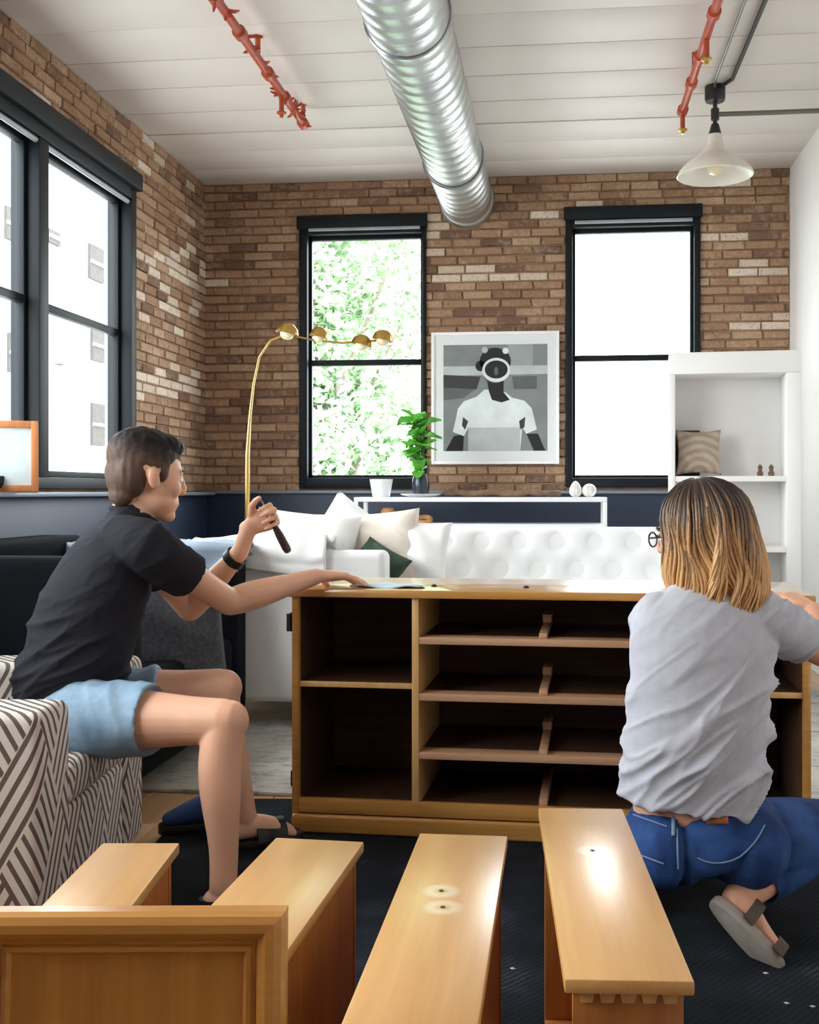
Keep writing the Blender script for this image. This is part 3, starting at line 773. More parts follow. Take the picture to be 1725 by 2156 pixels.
# ---- loose cabinet door leaning in the foreground (local: x along, z up, y away from the viewer)
DW, DHH = .368, .596
dl = C(-.371, 1.232, RUG)
dr = thing('panelled_door', 'loose maple cabinet door with moulded frame leaning on the drawers', 'door', dl, rotz(YAW + R(0.5)) @ Matrix.Rotation(R(-4), 3, 'X'))
MB().bx(-DW / 2 + .03, DW / 2 - .03, .006, .014, .03, DHH - .03).build('panel', M_wood_door, dr, True)
def mitre(pts_prof, W, Hh):
    """four mitred bars; profile = (inset, depth y)"""
    mb = MB(); n = len(pts_prof)
    corners = lambda i, y: [V((-W / 2 + i, y, i)), V((W / 2 - i, y, i)), V((W / 2 - i, y, Hh - i)), V((-W / 2 + i, y, Hh - i))]
    return [[corners(i, y)[k] for (i, y) in pts_prof] for k in range(4)]
prof = [(0, .022), (0, .0), (.004, -.008), (.012, -.013), (.022, -.012), (.031, -.005), (.035, .002), (.038, .002), (.040, -.002), (.045, -.003), (.049, .002), (.050, .022)]
cs = mitre(prof, DW, DHH)
for k in range(4):
    mb = MB(); mb.rings([cs[k], cs[(k + 1) % 4]]); mb.build('frame_bar', M_wood_frame, dr, True, ang=25)

# ---- things lying on the dresser
mb = MB(); rr = random.Random(2)
mb.grid(14, 8, lambda u, v: on_chest(.18 + .22 * u + .02 * math.sin(v * 5), .04 + .09 * v, CHH + .006 + .005 * math.sin(u * 9 + v * 4) + .004 * math.sin(v * 11)))
rg = mb.build('folded_rag', M_rag, ang=0); md = rg.modifiers.new('thick', 'SOLIDIFY'); md.thickness = .004
tag(rg, 'pale blue rag under the hand on the dresser', 'rag')
for (x, y, lab) in ((.44, .13, 'small dark screw near the rag on the dresser'), (.74, .12, 'small dark screw mid dresser top')):
    p = on_chest(x, y)
    sc_ = MB().lathe([(.001, 0), (.009, 0), (.010, .003), (.006, .007), (.001, .008)], 12, p).build('screw', M_dark); tag(sc_, lab, 'screw')

# ================================================================== STRIPED ARMCHAIR (camera frame; local x forward of the sitter = +x)
ac_o = C(-1.36, 2.96, 0)
ac = thing('armchair', 'low boxy armchair in beige fabric with slanted dark stripes', 'armchair', ac_o, RZ)
def rbox(name, x0, x1, y0, y1, z0, z1, mat, par, bev=.03, seg=4, sub=None):
    return MB().bx(x0, x1, y0, y1, z0, z1).build(name, mat, par, True, bevel=bev, seg=seg)
rbox('near_arm', -.42, .43, -.46, -.25, .03, .59, M_stripe, ac, .028)
rbox('far_arm', -.42, .41, .27, .47, .03, .59, M_stripe, ac, .028)
rbox('backrest', -.60, -.40, -.46, .47, .03, .66, M_stripe, ac, .04)
rbox('seat_base', -.42, .405, -.25, .27, .03, .30, M_stripe, ac, .015)
rbox('seat_cushion', -.40, .415, -.245, .265, .30, .405, M_stripe, ac, .035)
for (x, y) in ((-.55, -.42), (-.55, .42), (.36, -.42), (.36, .42)): MB().lathe([(.018, 0), (.024, .035), (.002, .035)][::-1], 12, (x, y, 0)).build('foot', M_leg, ac, True)

def pillow_mesh(w_, h_, t_, n=22, pinch=.06, ears=0, seed=0):
    mb = MB(); rnd = random.Random(seed); ph = [rnd.uniform(0, 6) for _ in range(4)]
    def f(sgn):
        def g(u, v):
            a, b = 2 * u - 1, 2 * v - 1
            k = max(0, (1 - abs(a) ** 2.6) * (1 - abs(b) ** 2.6)) ** .55
            x = a * w_ / 2 * (1 - pinch * (1 - b * b)); z = b * h_ / 2 * (1 - pinch * (1 - a * a))
            wr = .012 * math.sin(a * 5 + ph[0] + b * 3) * k + .008 * math.sin(b * 9 + ph[1] + a * 4) * k
            return V((x, sgn * (t_ / 2 * k + (wr if k > .05 else 0)), z))
        return g
    mb.grid(n, n, f(-1)); mb.grid(n, n, f(1))
    me = mb.mesh('pillow'); bm = bmesh.new(); bm.from_mesh(me); bmesh.ops.remove_doubles(bm, verts=bm.verts, dist=.0008)
    bmesh.ops.recalc_face_normals(bm, faces=bm.faces); bm.to_mesh(me); bm.free()
    me.polygons.foreach_set('use_smooth', [True] * len(me.polygons)); return me
def pillow(name, label, cat, c, w_, h_, t_, mat, rz=0, lean=0, roll=0, seed=0, group=None, pinch=.06):
    me = pillow_mesh(w_, h_, t_, seed=seed, pinch=pinch)
    M = rotz(rz) @ Matrix.Rotation(lean, 3, 'X') @ Matrix.Rotation(roll, 3, 'Y')
    me.transform(M.to_4x4()); me.transform(Matrix.Translation(V(c)))
    return tag(put(name, me, mat), label, cat, group)
pillow('cushion', 'beige woven cushion behind the seated man in the striped armchair', 'cushion', C(-1.40, 2.85, .57), .50, .42, .16, M_beige, YAW + R(90), R(-14), 0, 1)

# ================================================================== CHARCOAL SOFA BY THE WIDE WINDOW (room frame)
so = thing('charcoal_sofa', 'black boxy sofa along the window wall behind the seated man', 'sofa', (-1.95, 4.1, 0))
def rb(name, x0, x1, y0, y1, z0, z1, mat, par, bev=.03, seg=3): return MB().bx(x0, x1, y0, y1, z0, z1).build(name, mat, par, bevel=bev, seg=seg)
rb('backrest', -2.42, -2.18, 3.45, 4.87, .10, .90, M_char, so, .04)
rb('near_arm', -2.18, -1.42, 3.45, 3.63, .10, .88, M_char, so, .04)
rb('far_arm', -2.18, -1.42, 4.67, 4.87, .10, .84, M_char, so, .04)
rb('seat_base', -2.18, -1.44, 3.63, 4.67, .10, .30, M_char, so, .02)
for k in range(2): rb('seat_cushion', -2.17, -1.42, 3.635 + k * .518, 3.635 + k * .518 + .513, .30, .46, M_char, so, .04)
for (x, y) in ((-2.36, 3.5), (-1.5, 3.52), (-2.36, 4.82), (-1.5, 4.8)): MB().lathe([(.002, .10), (.028, .10), (.02, 0), (.002, 0)], 12, (x, y, 0)).build('leg', M_leg, so)
mb = MB(); rr = random.Random(8)
def thr(u, v):
    x = -2.20 + .80 * u; t = v * .46 - .11
    if t < 0: y, z = 4.655 + .0 , .855 + t
    elif t < .23: y, z = 4.655 + t, .858
    else: y, z = 4.885, .858 - (t - .23)
    n_ = noise.noise(V((x * 6, y * 6, z * 5))) * .018
    return V((x, y + (-abs(n_) if t < 0 else (abs(n_) if t >= .23 else 0)), z + (abs(n_) if 0 <= t < .23 else 0) + .004))
mb.grid(40, 40, thr); th = mb.build('throw_blanket', M_bluegrey, ang=0); md = th.modifiers.new('thick', 'SOLIDIFY'); md.thickness = .008; md.offset = 1
tag(th, 'blue grey throw over the far arm of the black sofa', 'blanket')
pillow('cushion', 'charcoal knit cushion propped on the black sofa near the white sofa', 'cushion', P(352, 1330, 4.25), .46, .50, .17, M_knit, YAW + R(25), R(-18), 0, 4)

# ================================================================== WHITE SECTIONAL SOFA (room frame)
wsf = thing('sectional_sofa', 'white tufted L shaped sofa behind the dresser', 'sofa', (-.5, 5.5, 0))
YS0, YS1, XS0, XS1 = 4.93, 6.05, -1.715, .72
rb('end_arm', XS0, -.80, YS0, YS0 + .20, .125, .825, M_white_uph, wsf, .035, 4)
rb('wing_back', XS0, XS0 + .20, YS0 + .20, YS1, .125, .825, M_white_uph, wsf, .035, 4)
rb('far_arm', XS1 - .18, XS1, YS0 + .12, YS1 - .22, .125, .66, M_white_uph, wsf, .035, 4)
rb('wing_base', XS0 + .20, -.80, YS0 + .20, YS1 - .22, .125, .32, M_white_uph, wsf, .02)
rb('main_base', -.80, XS1 - .18, YS0 + .16, YS1 - .22, .125, .32, M_white_uph, wsf, .02)
rb('seat_cushion', XS0 + .21, -.80, YS0 + .21, YS1 - .24, .32, .46, M_white_uph, wsf, .04)
for k in range(2): rb('seat_cushion', -.79 + k * .665, -.13 + k * .665, YS0 + .14, YS1 - .24, .32, .46, M_white_uph, wsf, .04)
tb = MB(); y0 = YS1 - .22; zt = .912
bt = []
for r_ in range(3):
    for k in range(13): bt.append((XS0 + .10 + k * .2 + (.1 if r_ % 2 else 0), .545 + r_ * .145))
bt = [b for b in bt if XS0 + .22 < b[0] < XS1 - .05]
def tuft(u, v):
    x = XS0 + (XS1 - XS0) * u; z = .40 + (zt - .40) * v; d = 0
    for (bx_, bz) in bt:
        q = ((x - bx_) ** 2 + (z - bz) ** 2) / .0016
        if q < 12: d = max(d, math.exp(-q))
    return V((x, y0 - .035 + .045 * d + .02 * max(0, (v - .93) / .07) ** 2, z))
tb.grid(150, 34, tuft)
tb.build('tufted_back', M_white_uph, wsf, ang=0)
rb('back_frame', XS0, XS1, y0 - .02, YS1, .125, zt - .004, M_white_uph, wsf, .03, 4)
for (bx_, bz) in bt:
    MB().ell((bx_, y0 + .002, bz), ((.014, 0, 0), (0, .008, 0), (0, 0, .014)), 8, 5).build('tuft_button', M_white_uph, wsf)
for (x, y) in ((XS0 + .08, YS0 + .08), (-.88, YS0 + .08), (XS1 - .08, YS0 + .2), (XS0 + .08, YS1 - .08), (XS1 - .08, YS1 - .08)): MB().bx(x - .03, x + .03, y - .03, y + .03, .014, .13).build('leg', M_leg, wsf, bevel=.006)
G = 'pillows heaped on the white sofa'
pillow('pillow', 'large white pillow nearest the screwdriver on the white sofa', 'pillow', P(640, 1165, 5.35), .52, .46, .2, M_cotton, R(8), R(-28), R(6), 11, G)
pillow('pillow', 'white pillow with one corner standing up in a point', 'pillow', P(735, 1170, 5.62), .50, .50, .17, M_cotton, R(-5), R(-12), R(33), 12, G)
pillow('pillow', 'beige linen pillow in the middle of the pillow heap', 'pillow', P(792, 1158, 5.48), .46, .40, .17, M_beige, R(-8), R(-15), R(-5), 13, G)
pillow('pillow', 'white rectangular pillow at the tufted end of the heap', 'pillow', P(880, 1162, 5.45), .32, .32, .14, M_cotton, R(-10), R(-18), R(2), 14, G)
pillow('cushion', 'dark green velvet cushion low in the pillow heap', 'cushion', P(790, 1200, 5.28), .30, .26, .11, M_green_p, R(-20), R(-30), R(25), 15)
pillow('cushion', 'small grey cushion in front of the pointed white pillow', 'cushion', P(668, 1195, 5.16), .30, .28, .10, M_grey_p, R(12), R(-30), R(38), 16)
mb = MB()
def duv(u, v):
    x = XS0 - .01 + .66 * u; t = v * .78 - .26
    if t < 0: y, z = YS0 - .012, .83 + t * .35
    elif t < .22: y, z = YS0 - .012 + t, .835
    else: y, z = YS0 + .21, .835 - (t - .22) * .6
    q = noise.noise(V((x * 4, t * 6, 3))) + .5 * noise.noise(V((x * 11, t * 10, 9)))
    b = .035 + .03 * q
    if t < 0: return V((x, y - .5 * abs(b) , z + .02 * math.sin(x * 7)))
    return V((x, y, z + abs(b) + .05 * math.exp(-((x + 1.22) / .14) ** 2) * (1 if t < .5 else .3)))
mb.grid(46, 46, duv); dv = mb.build('throw_blanket', M_cotton, ang=0); md = dv.modifiers.new('thick', 'SOLIDIFY'); md.thickness = .012; md.offset = 1
tag(dv, 'crumpled white blanket over the end arm of the white sofa', 'blanket')

# ================================================================== CONSOLE AND WHAT STANDS ON IT (room frame)
YC0, YC1 = 6.98, 7.36
cx0, cx1 = on_back(745, 1050, YC0).x, on_back(1279, 1050, YC0).x
zt, zs = on_back(1000, 1047, YC0).z, on_back(1000, 1103, YC0).z
co_ = thing('console_table', 'slim white console table below the framed photograph', 'table', ((cx0 + cx1) / 2, 7.17, 0))
rb('table_top', cx0, cx1, YC0, YC1, zt - .03, zt, M_pot, co_, .004)
rb('lower_shelf', cx0 + .02, cx1 - .02, YC0 + .02, YC1 - .02, zs - .028, zs, M_pot, co_, .004)
rb('bottom_shelf', cx0 + .02, cx1 - .02, YC0 + .02, YC1 - .02, .28, .31, M_pot, co_, .004)
for x in (cx0, cx1 - .028):
    for y in (YC0, YC1 - .028): rb('leg', x, x + .028, y, y + .028, 0, zt - .03, M_pot, co_, .003)
yc = 7.10
def onc(px, y=yc): return V((on_back(px, 1040, y).x, y, zt))
p = onc(803); k = F / 7.15
pt = thing('flower_pot', 'white tapered ceramic pot on the console table', 'pot', p)
MB().lathe([(.002, 0), (.052, 0), (.058, .006), (.076, .105), (.078, .118), (.071, .118), (.066, .10), (.002, .095)], 28, (0, 0, 0)).build('pot_body', M_pot, pt, True)
MB().lathe([(.002, .098), (.066, .099), (.066, .101), (.002, .103)], 20).build('soil', M_drift, pt, True)
p = onc(886, 7.14)
vs_ = thing('potted_plant', 'bright green leafy plant in a dark navy vase', 'plant', p)
MB().lathe([(.002, 0), (.048, 0), (.054, .02), (.058, .09), (.050, .14), (.042, .155), (.036, .155), (.040, .13), (.002, .125)], 24).build('vase', M_vase, vs_, True)
rr = random.Random(21)
leaf_me = MB()
def leafshape(u, v):
    w_ = math.sin(math.pi * min(1, v * .96 + .03)) ** .8 * .5 * (1 - .25 * v)
    a = 2 * u - 1
    return V((a * w_, v, -.35 * v * v + .10 * a * a + .03 * math.sin(v * 14) * abs(a)))
leaf_me.grid(4, 8, leafshape); leaf_me = leaf_me.mesh('leaf', ang=0); leaf_me.materials.append(M_leaf)
for k in range(6):
    a = k * 1.1; st = [V((0, 0, .12)), V((.012 * math.cos(a), .012 * math.sin(a), .28)), V((.05 * math.cos(a), .03 * math.sin(a), .40 + .03 * k))]
    MB().tube(st, [.006, .005, .003], 6).build('stem', M_stem, vs_, True)
for k in range(48):
    a = rr.uniform(0, 6.28); zz = rr.uniform(.15, .52); s_ = rr.uniform(.09, .15)
    b = V((rr.uniform(-.03, .03) - .02, rr.uniform(-.03, .03), zz)); 
    o = bpy.data.objects.new('leaf', leaf_me); COL.objects.link(o); o.parent = vs_
    o.location = b; o.rotation_euler = (R(rr.uniform(-5, 65)), R(rr.uniform(-25, 25)), a); o.scale = (s_ * .8, s_, s_)
p = onc(868, 7.10)
o = MB().lathe([(.002, 0), (.07, .0), (.13, .016), (.135, .02), (.128, .022), (.07, .010), (.002, .010)], 30, V((p.x + .06, 7.08, p.z))).build('shallow_dish', M_pot); tag(o, 'shallow white dish between the plant and the driftwood', 'dish')
mb = MB(); pts = []
x0_, x1_ = onc(930).x, onc(1180).x
for i in range(16):
    u = i / 15; pts.append(V((x0_ + (x1_ - x0_) * u, 7.20 + .03 * math.sin(u * 7), zt + .026 + .006 * math.sin(u * 19))))
mb.tube(pts, [.012 + .013 * abs(math.sin(i * 1.7)) for i in range(16)], 9); o = mb.build('driftwood', M_drift, ang=0); tag(o, 'long piece of driftwood lying on the console table', 'driftwood')
for px_, r_, lab in ((1212, .050, 'pale pointed stone ornament on the console table'), (1241, .046, 'rounded pale stone ornament at the console end')):
    p = onc(px_, 7.06); mb = MB(); rings = []
    for i in range(9):
        th_ = math.pi * (.5 - .49) + (math.pi * .98) * i / 8; rr2 = math.sin(th_)
        zz = (1 - math.cos(th_)) / 2 * (r_ * 2.1 if px_ == 1212 else r_ * 1.9)
        pw = rr2 * (1 - .45 * (zz / (r_ * 2.1)) if px_ == 1212 else 1)
        rings.append([p + V((math.cos(a) * r_ * pw, math.sin(a) * r_ * pw, zz)) for a in (2 * math.pi * q / 10 for q in range(10))])
    mb.rings(rings); o = mb.build('stone_ornament', M_stone, ang=20); tag(o, lab, 'ornament')
zz = zs
p = on_back(812, 1090, 7.12)
o = MB().lathe([(.002, 0), (.035, .0), (.045, .012), (.05, .05), (.045, .085), (.03, .10), (.002, .10)], 20, V((p.x + .02, 7.1, zz))).build('wooden_jar', M_bread); tag(o, 'small turned wooden jar on the console shelf', 'jar')
mb = MB(); p = on_back(862, 1090, 7.12)
mb.tube([V((p.x + .14 * math.cos(a), 7.14 + .07 * math.sin(a), zz + .02 + .018 * math.sin(a * 2))) for a in (2 * math.pi * q / 24 for q in range(24))], .017, 8, closed=True)
o = mb.build('wooden_ring', M_bread); tag(o, 'looped pale wood ornament on the console shelf', 'ornament')
mb = MB(); p = on_back(790, 1095, 7.12)
mb.tube([V((p.x - .08 + .16 * q / 8, 7.03, zz + .028 + .01 * math.sin(q))) for q in range(9)], [.006, .018, .024, .026, .026, .026, .024, .018, .006], 10)
o = mb.build('wooden_rod', M_bread); tag(o, 'rounded wooden rod in front of the turned jar', 'ornament')

# ================================================================== FRAMED PHOTOGRAPH ON THE BRICK WALL
a, b = on_back(909, 701, YB - .03), on_back(1178, 977, YB - .03)
fx0, fx1, fz1, fz0 = a.x, b.x, a.z, b.z
pf = thing('framed_photograph', 'black and white portrait in a white frame on the brick wall', 'picture', ((fx0 + fx1) / 2, YB - .05, fz0))
W_, H_ = fx1 - fx0, fz1 - fz0
fm = MB()
fm.bx(fx0, fx0 + .022, YB - .055, YB - .014, fz0, fz1); fm.bx(fx1 - .022, fx1, YB - .055, YB - .014, fz0, fz1)
fm.bx(fx0 + .022, fx1 - .022, YB - .055, YB - .014, fz0, fz0 + .022); fm.bx(fx0 + .022, fx1 - .022, YB - .055, YB - .014, fz1 - .022, fz1)
fm.build('picture_frame', M_mat_w, pf, bevel=.003)
MB().bx(fx0 + .01, fx1 - .01, YB - .040, YB - .016, fz0 + .01, fz1 - .01).build('mat_board', M_mat_w, pf)
q0, q1 = on_back(934, 727, YB - .04), on_back(1153, 949, YB - .04)
def pp(u, v, k): return V((q0.x + (q1.x - q0.x) * u, YB - .0405 - .0004 * k, q0.z + (q1.z - q0.z) * v))
pm = MB()
def poly(pts, g, k):
    vs = [pp(u, v, k) for u, v in pts]; pm.add(vs, [tuple(range(len(vs)))[::-1]], g)
def oval(cx, cy, rx, ry, g, k, n=28, a0=0): poly([(cx + rx * math.cos(a0 + 6.2832 * i / n), cy + ry * math.sin(a0 + 6.2832 * i / n)) for i in range(n)], g, k)
poly([(0, 0), (1, 0), (1, 1), (0, 1)], 3, 0)
poly([(0, 0), (.33, 0), (.33, .2), (0, .2)], 3, 1); poly([(.62, 0), (.86, 0), (.86, .22), (.62, .22)], 4, 1); poly([(.87, 0), (1, 0), (1, .75), (.9, .75)], 3, 1)
poly([(0, .2), (1, .2), (1, .28), (0, .29)], 5, 2); poly([(0, .28), (.36, .30), (.32, .42), (0, .40)], 1, 2); poly([(.66, .3), (.9, .3), (.9, .42), (.68, .42)], 2, 2)
poly([(0, .4), (.3, .42), (.2, .5), (0, .52)], 2, 2)
poly([(.10, .86), (.20, .84), (.19, 1), (.02, 1)], 0, 3); poly([(.80, .84), (.91, .84), (.98, 1), (.87, 1)], 0, 3)
poly([(.12, .70), (.14, .60), (.2, .53), (.32, .49), (.40, .42), (.60, .45), (.66, .5), (.78, .53), (.85, .60), (.90, .80), (.80, .84), (.76, .78), (.74, 1), (.24, 1), (.24, .78), (.20, .86), (.09, .82)], 6, 4)
poly([(.24, .78), (.74, .78), (.74, 1), (.24, 1)], 5, 5); poly([(.19, .68), (.24, .72), (.21, .80), (.18, .76)], 1, 5); poly([(.73, .72), (.79, .68), (.78, .78), (.74, .80)], 1, 5)
poly([(.42, .32), (.58, .34), (.58, .45), (.64, .52), (.56, .545), (.47, .52), (.44, .44)], 0, 6)
oval(.50, .16, .15, .13, 0, 6); oval(.36, .2, .05, .05, 0, 6); oval(.50, .25, .12, .12, 1, 7)
oval(.51, .24, .135, .115, 6, 8); oval(.51, .235, .11, .085, 0, 9); oval(.51, .25, .02, .04, 2, 10)
oval(.60, .06, .03, .03, 6, 8); oval(.40, .05, .03, .03, 5, 8)
pm.build('photo_print', GREYS, pf, smooth=False)
MB().bx(fx0 + .02, fx1 - .02, YB - .050, YB - .0485, fz0 + .02, fz1 - .02).build('glazing', M_glass, pf, smooth=False)

# small framed picture leaning on the ledge by the wide window
sp_ = V((XL + .055, on_left(4, 960, XL + .05).y, 1.098))
sf = thing('framed_picture', 'orange wood framed picture leaning on the window ledge', 'picture', sp_, rotz(R(90) + R(-62)) @ Matrix.Rotation(R(-10), 3, 'X'))
w2, h2, t2 = .30, .33, .022
fb = MB(); e = .032
fb.bx(-w2 / 2, -w2 / 2 + e, 0, t2, 0, h2); fb.bx(w2 / 2 - e, w2 / 2, 0, t2, 0, h2); fb.bx(-w2 / 2 + e, w2 / 2 - e, 0, t2, 0, e); fb.bx(-w2 / 2 + e, w2 / 2 - e, 0, t2, h2 - e, h2)
fb.build('picture_frame', M_orange_wood, sf, True, bevel=.003)
MB().bx(-w2 / 2 + .01, w2 / 2 - .01, .010, t2 - .002, .01, h2 - .01).build('picture_print', M_paper, sf, True)

# ================================================================== WHITE BOOKCASE
bo = C(1.226, 6.02, 0); ba = YAW - R(11)
bk = thing('bookcase', 'tall white open bookcase beside the plain wall', 'bookcase', bo, rotz(ba))
BW, BD, BH = .70, .34, 1.865
for (x0, x1) in ((0, .035), (BW - .075, BW)): rbox('side_panel', x0, x1, 0, BD, .0, BH - .12, M_white, bk, .003, 2)
rbox('top_box', 0, BW, 0, BD, BH - .12, BH, M_white, bk, .006, 2)
rbox('back_panel', .035, BW - .075, BD - .012, BD - .002, .06, BH - .12, M_white, bk, .001, 1)
for z in (.06, .42, .80, 1.185): rbox('shelf', .035, BW - .075, .004, BD - .012, z - .03, z, M_white, bk, .002, 1)
BKM = Matrix.Translation(bo) @ rotz(ba).to_4x4()
me = pillow_mesh(.25, .26, .10, seed=31, pinch=.12)
M = rotz(ba) @ Matrix.Rotation(R(-8), 3, 'X'); me.transform(M.to_4x4()); me.transform(Matrix.Translation(BKM @ V((.165, .15, 1.185 + .135))))
tag(put('cushion', me, M_ring), 'small taupe cushion with woven rings on the bookcase shelf', 'cushion')
bkp = MB(); c0 = BKM @ V((.085, .22, 1.187))
bx3 = MB().box(BKM @ V((.11, .255, 1.187 + .13)), (.13, .10, .26), rotz(ba)); o = bx3.build('storage_box', M_knit, bevel=.006); tag(o, 'dark grey box behind the taupe cushion', 'box')
for (x, zz_, lab) in ((.50, 1.187, 'tiny dark figurine on the bookcase shelf'), (.56, 1.187, 'tiny pale dark-banded pot at the bookcase edge')):
    p = BKM @ V((x, .16, zz_))
    o = MB().lathe([(.002, 0), (.014, 0), (.018, .015), (.010, .03), (.014, .05), (.002, .065)], 14, p).build('figurine' if x < .52 else 'small_pot', M_drift); tag(o, lab, 'figurine' if x < .52 else 'pot')

# ================================================================== BRASS FLOOR LAMP
LD = 6.35
fl_ = thing('floor_lamp', 'slender brass floor lamp with four dish shades by the trees window', 'lamp', C((521 - PX) / F * LD, LD, 0))
bx0 = C((521 - PX) / F * LD, LD, .0)
MB().lathe([(.002, 0), (.14, 0), (.14, .012), (.03, .022), (.016, .05), (.002, .05)], 28, bx0 + V((0, 0, .001))).build('base', M_brass, fl_)
MB().tube([bx0 + V((0, 0, .03)), P(521, 1100, LD), P(521, 960, LD), P(526, 880, LD), P(534, 808, LD), P(546, 752, LD), P(570, 716, LD), P(600, 704, LD)], [.015, .016, .013, .009, .007, .006, .006, .006], 10).build('pole', M_brass, fl_)
MB().tube([P(600, 704, LD), P(660, 716, LD), P(720, 722, LD), P(812, 716, LD)], .006, 8).build('arm', M_brass, fl_)
for (px_, py_, r_) in ((605, 698, .068), (672, 706, .056), (762, 722, .062), (806, 712, .062)):
    c = P(px_, py_, LD); sh = MB().lathe([(.004, .05), (r_ * .45, .045), (r_ * .85, .022), (r_, -.01), (r_ * .97, -.012), (r_ * .8, .012), (r_ * .4, .03), (.004, .034)], 22, c, Matrix.Rotation(R(12), 3, 'Y')).build('lamp_shade', M_brass, fl_)
    MB().ell(c + V((0, 0, -.012)), ((r_ * .62, 0, 0), (0, r_ * .62, 0), (0, 0, r_ * .55)), 14, 8).build('bulb', M_cream_glass, sh)

# ================================================================== SMALL THINGS ON THE FLOOR
for px_, py_, lab_ in ((1613, 2050, 'pale paint chip on the slate rug just below the sandal toe'), (1657, 2113, 'pale paint chip on the slate rug, middle of the three by the frame corner'),
                       (1712, 2120, 'pale paint chip on the slate rug closest to the frame corner'), (1080, 2040, 'pale paint chip on the slate rug between the two longest drawers')):
    d_ = (CAM_H - RUG) * F / (py_ - PY); p = C((px_ - PX) / F * d_, d_, RUG)
    mb = MB(); mb.add([p + V((.007, 0, .001)), p + V((0, .006, .001)), p + V((-.007, .002, .001)), p + V((-.002, -.005, .001)), p + V((0, 0, .004))], [(3, 2, 1, 0), (0, 1, 4), (1, 2, 4), (2, 3, 4), (3, 0, 4)])
    o = mb.build('paint_chip', M_chip, smooth=False); tag(o, lab_, 'chip', 'paint chips on the slate rug')

# ================================================================== PEOPLE
def A(x, d, z=0): return (RT * x + FW * d + V((0, 0, z)))          # direction in the camera-aligned frame
def fold_noise(axis_fn, amp, seed=0, freq=1.0):
    """cloth folds: ridges of noise stretched along a direction"""
    off = V((seed * 3.1, seed * 1.7, seed * .9))
    def f(co, nrm):
        q = axis_fn(co) + off
        n1 = noise.noise(q * freq); n2 = noise.noise(q * freq * 2.3 + V((5, 2, 1)))
        return amp * ((1 - abs(n1) * 2.2) * .8 + n2 * .45 - .35)
    return f
def add_hand(mb, wrist, fdir, pn, curls, thumb, s=1.0, spread=.10, tcurl=.5):
    """palm and five fingers; fdir = toward the fingertips, pn = palm normal (fingers bend that way), thumb = side sign"""
    f = V(fdir).normalized(); n_ = (V(pn) - f * V(pn).dot(f)).normalized(); sd = f.cross(n_).normalized() * thumb      # sd points to the thumb side
    W = V(wrist)
    mb.loft([(W - f * .012 * s, .027 * s, .020 * s), (W + f * .02 * s, .031 * s, .019 * s), (W + f * .055 * s, .040 * s, .017 * s), (W + f * .088 * s, .040 * s, .014 * s)], sd, 16, 3)
    out = []
    for k, (off, L) in enumerate(((.030, .94), (.010, 1.05), (-.011, .98), (-.030, .78))):
        b = W + f * (.084 - .006 * abs(k - 1)) * s + sd * off * s
        c = curls[k] if isinstance(curls, (list, tuple)) else curls
        d = (f + sd * spread * (1.0 - k * .66)).normalized(); pts = [b - f * .015 * s, b]; ang = 0
        for seg, ln in enumerate((.045, .029, .023)):
            ang += c * (1.0 if seg < 2 else .7)
            v = d * math.cos(ang) + n_ * math.sin(ang); pts.append(pts[-1] + v * ln * L * s)
        r0 = (.0092, .0095, .0092, .0082)[k] * s
        mb.tube(pts, [r0, r0 * 1.03, r0, r0 * .9, r0 * .72], 10); mb.ell(pts[-1], ((r0 * .74, 0, 0), (0, r0 * .74, 0), (0, 0, r0 * .74)), 8, 6)
        for q_, rr_ in ((pts[1], 1.05), (pts[2], 1.03), (pts[3], .94)): mb.ell(q_, ((r0 * rr_, 0, 0), (0, r0 * rr_, 0), (0, 0, r0 * rr_)), 8, 6)
        out.append(pts)
    b = W + f * .022 * s + sd * .026 * s
    d = (f * .55 + sd * .75 + n_ * .35).normalized(); pts = [b - d * .01, b]
    for ln, k in ((.040, 0), (.032, tcurl), (.026, tcurl * 1.6)):
        v = (d + (n_ * .8 + f * .5 - sd * .6) * k).normalized(); pts.append(pts[-1] + v * ln * s)
    mb.tube(pts, [.013 * s, .013 * s, .0115 * s, .0105 * s, .008 * s], 10); mb.ell(pts[-1], ((.0085 * s, 0, 0), (0, .0085 * s, 0), (0, 0, .0085 * s)), 8, 6)
    out.append(pts)
    return out
class Head:
    def __init__(s, c, face, pitch=0, roll=0, k=1.0):
        f = V(face).normalized(); r = f.cross(Z).normalized()
        Mx = Matrix.Rotation(-pitch, 3, r); f = Mx @ f; u = Mx @ Z
        Mr = Matrix.Rotation(roll, 3, f); s.f, s.r, s.u, s.c, s.k = f, Mr @ r, Mr @ u, V(c), k
    def p(s, f, r, u): return s.c + (s.f * f + s.r * r + s.u * u) * s.k
    def ax(s, f, r, u): return (s.f * f * s.k, s.r * r * s.k, s.u * u * s.k)
    def local(s, q):
        d = (q - s.c) / s.k; return d.dot(s.f), d.dot(s.r), d.dot(s.u)
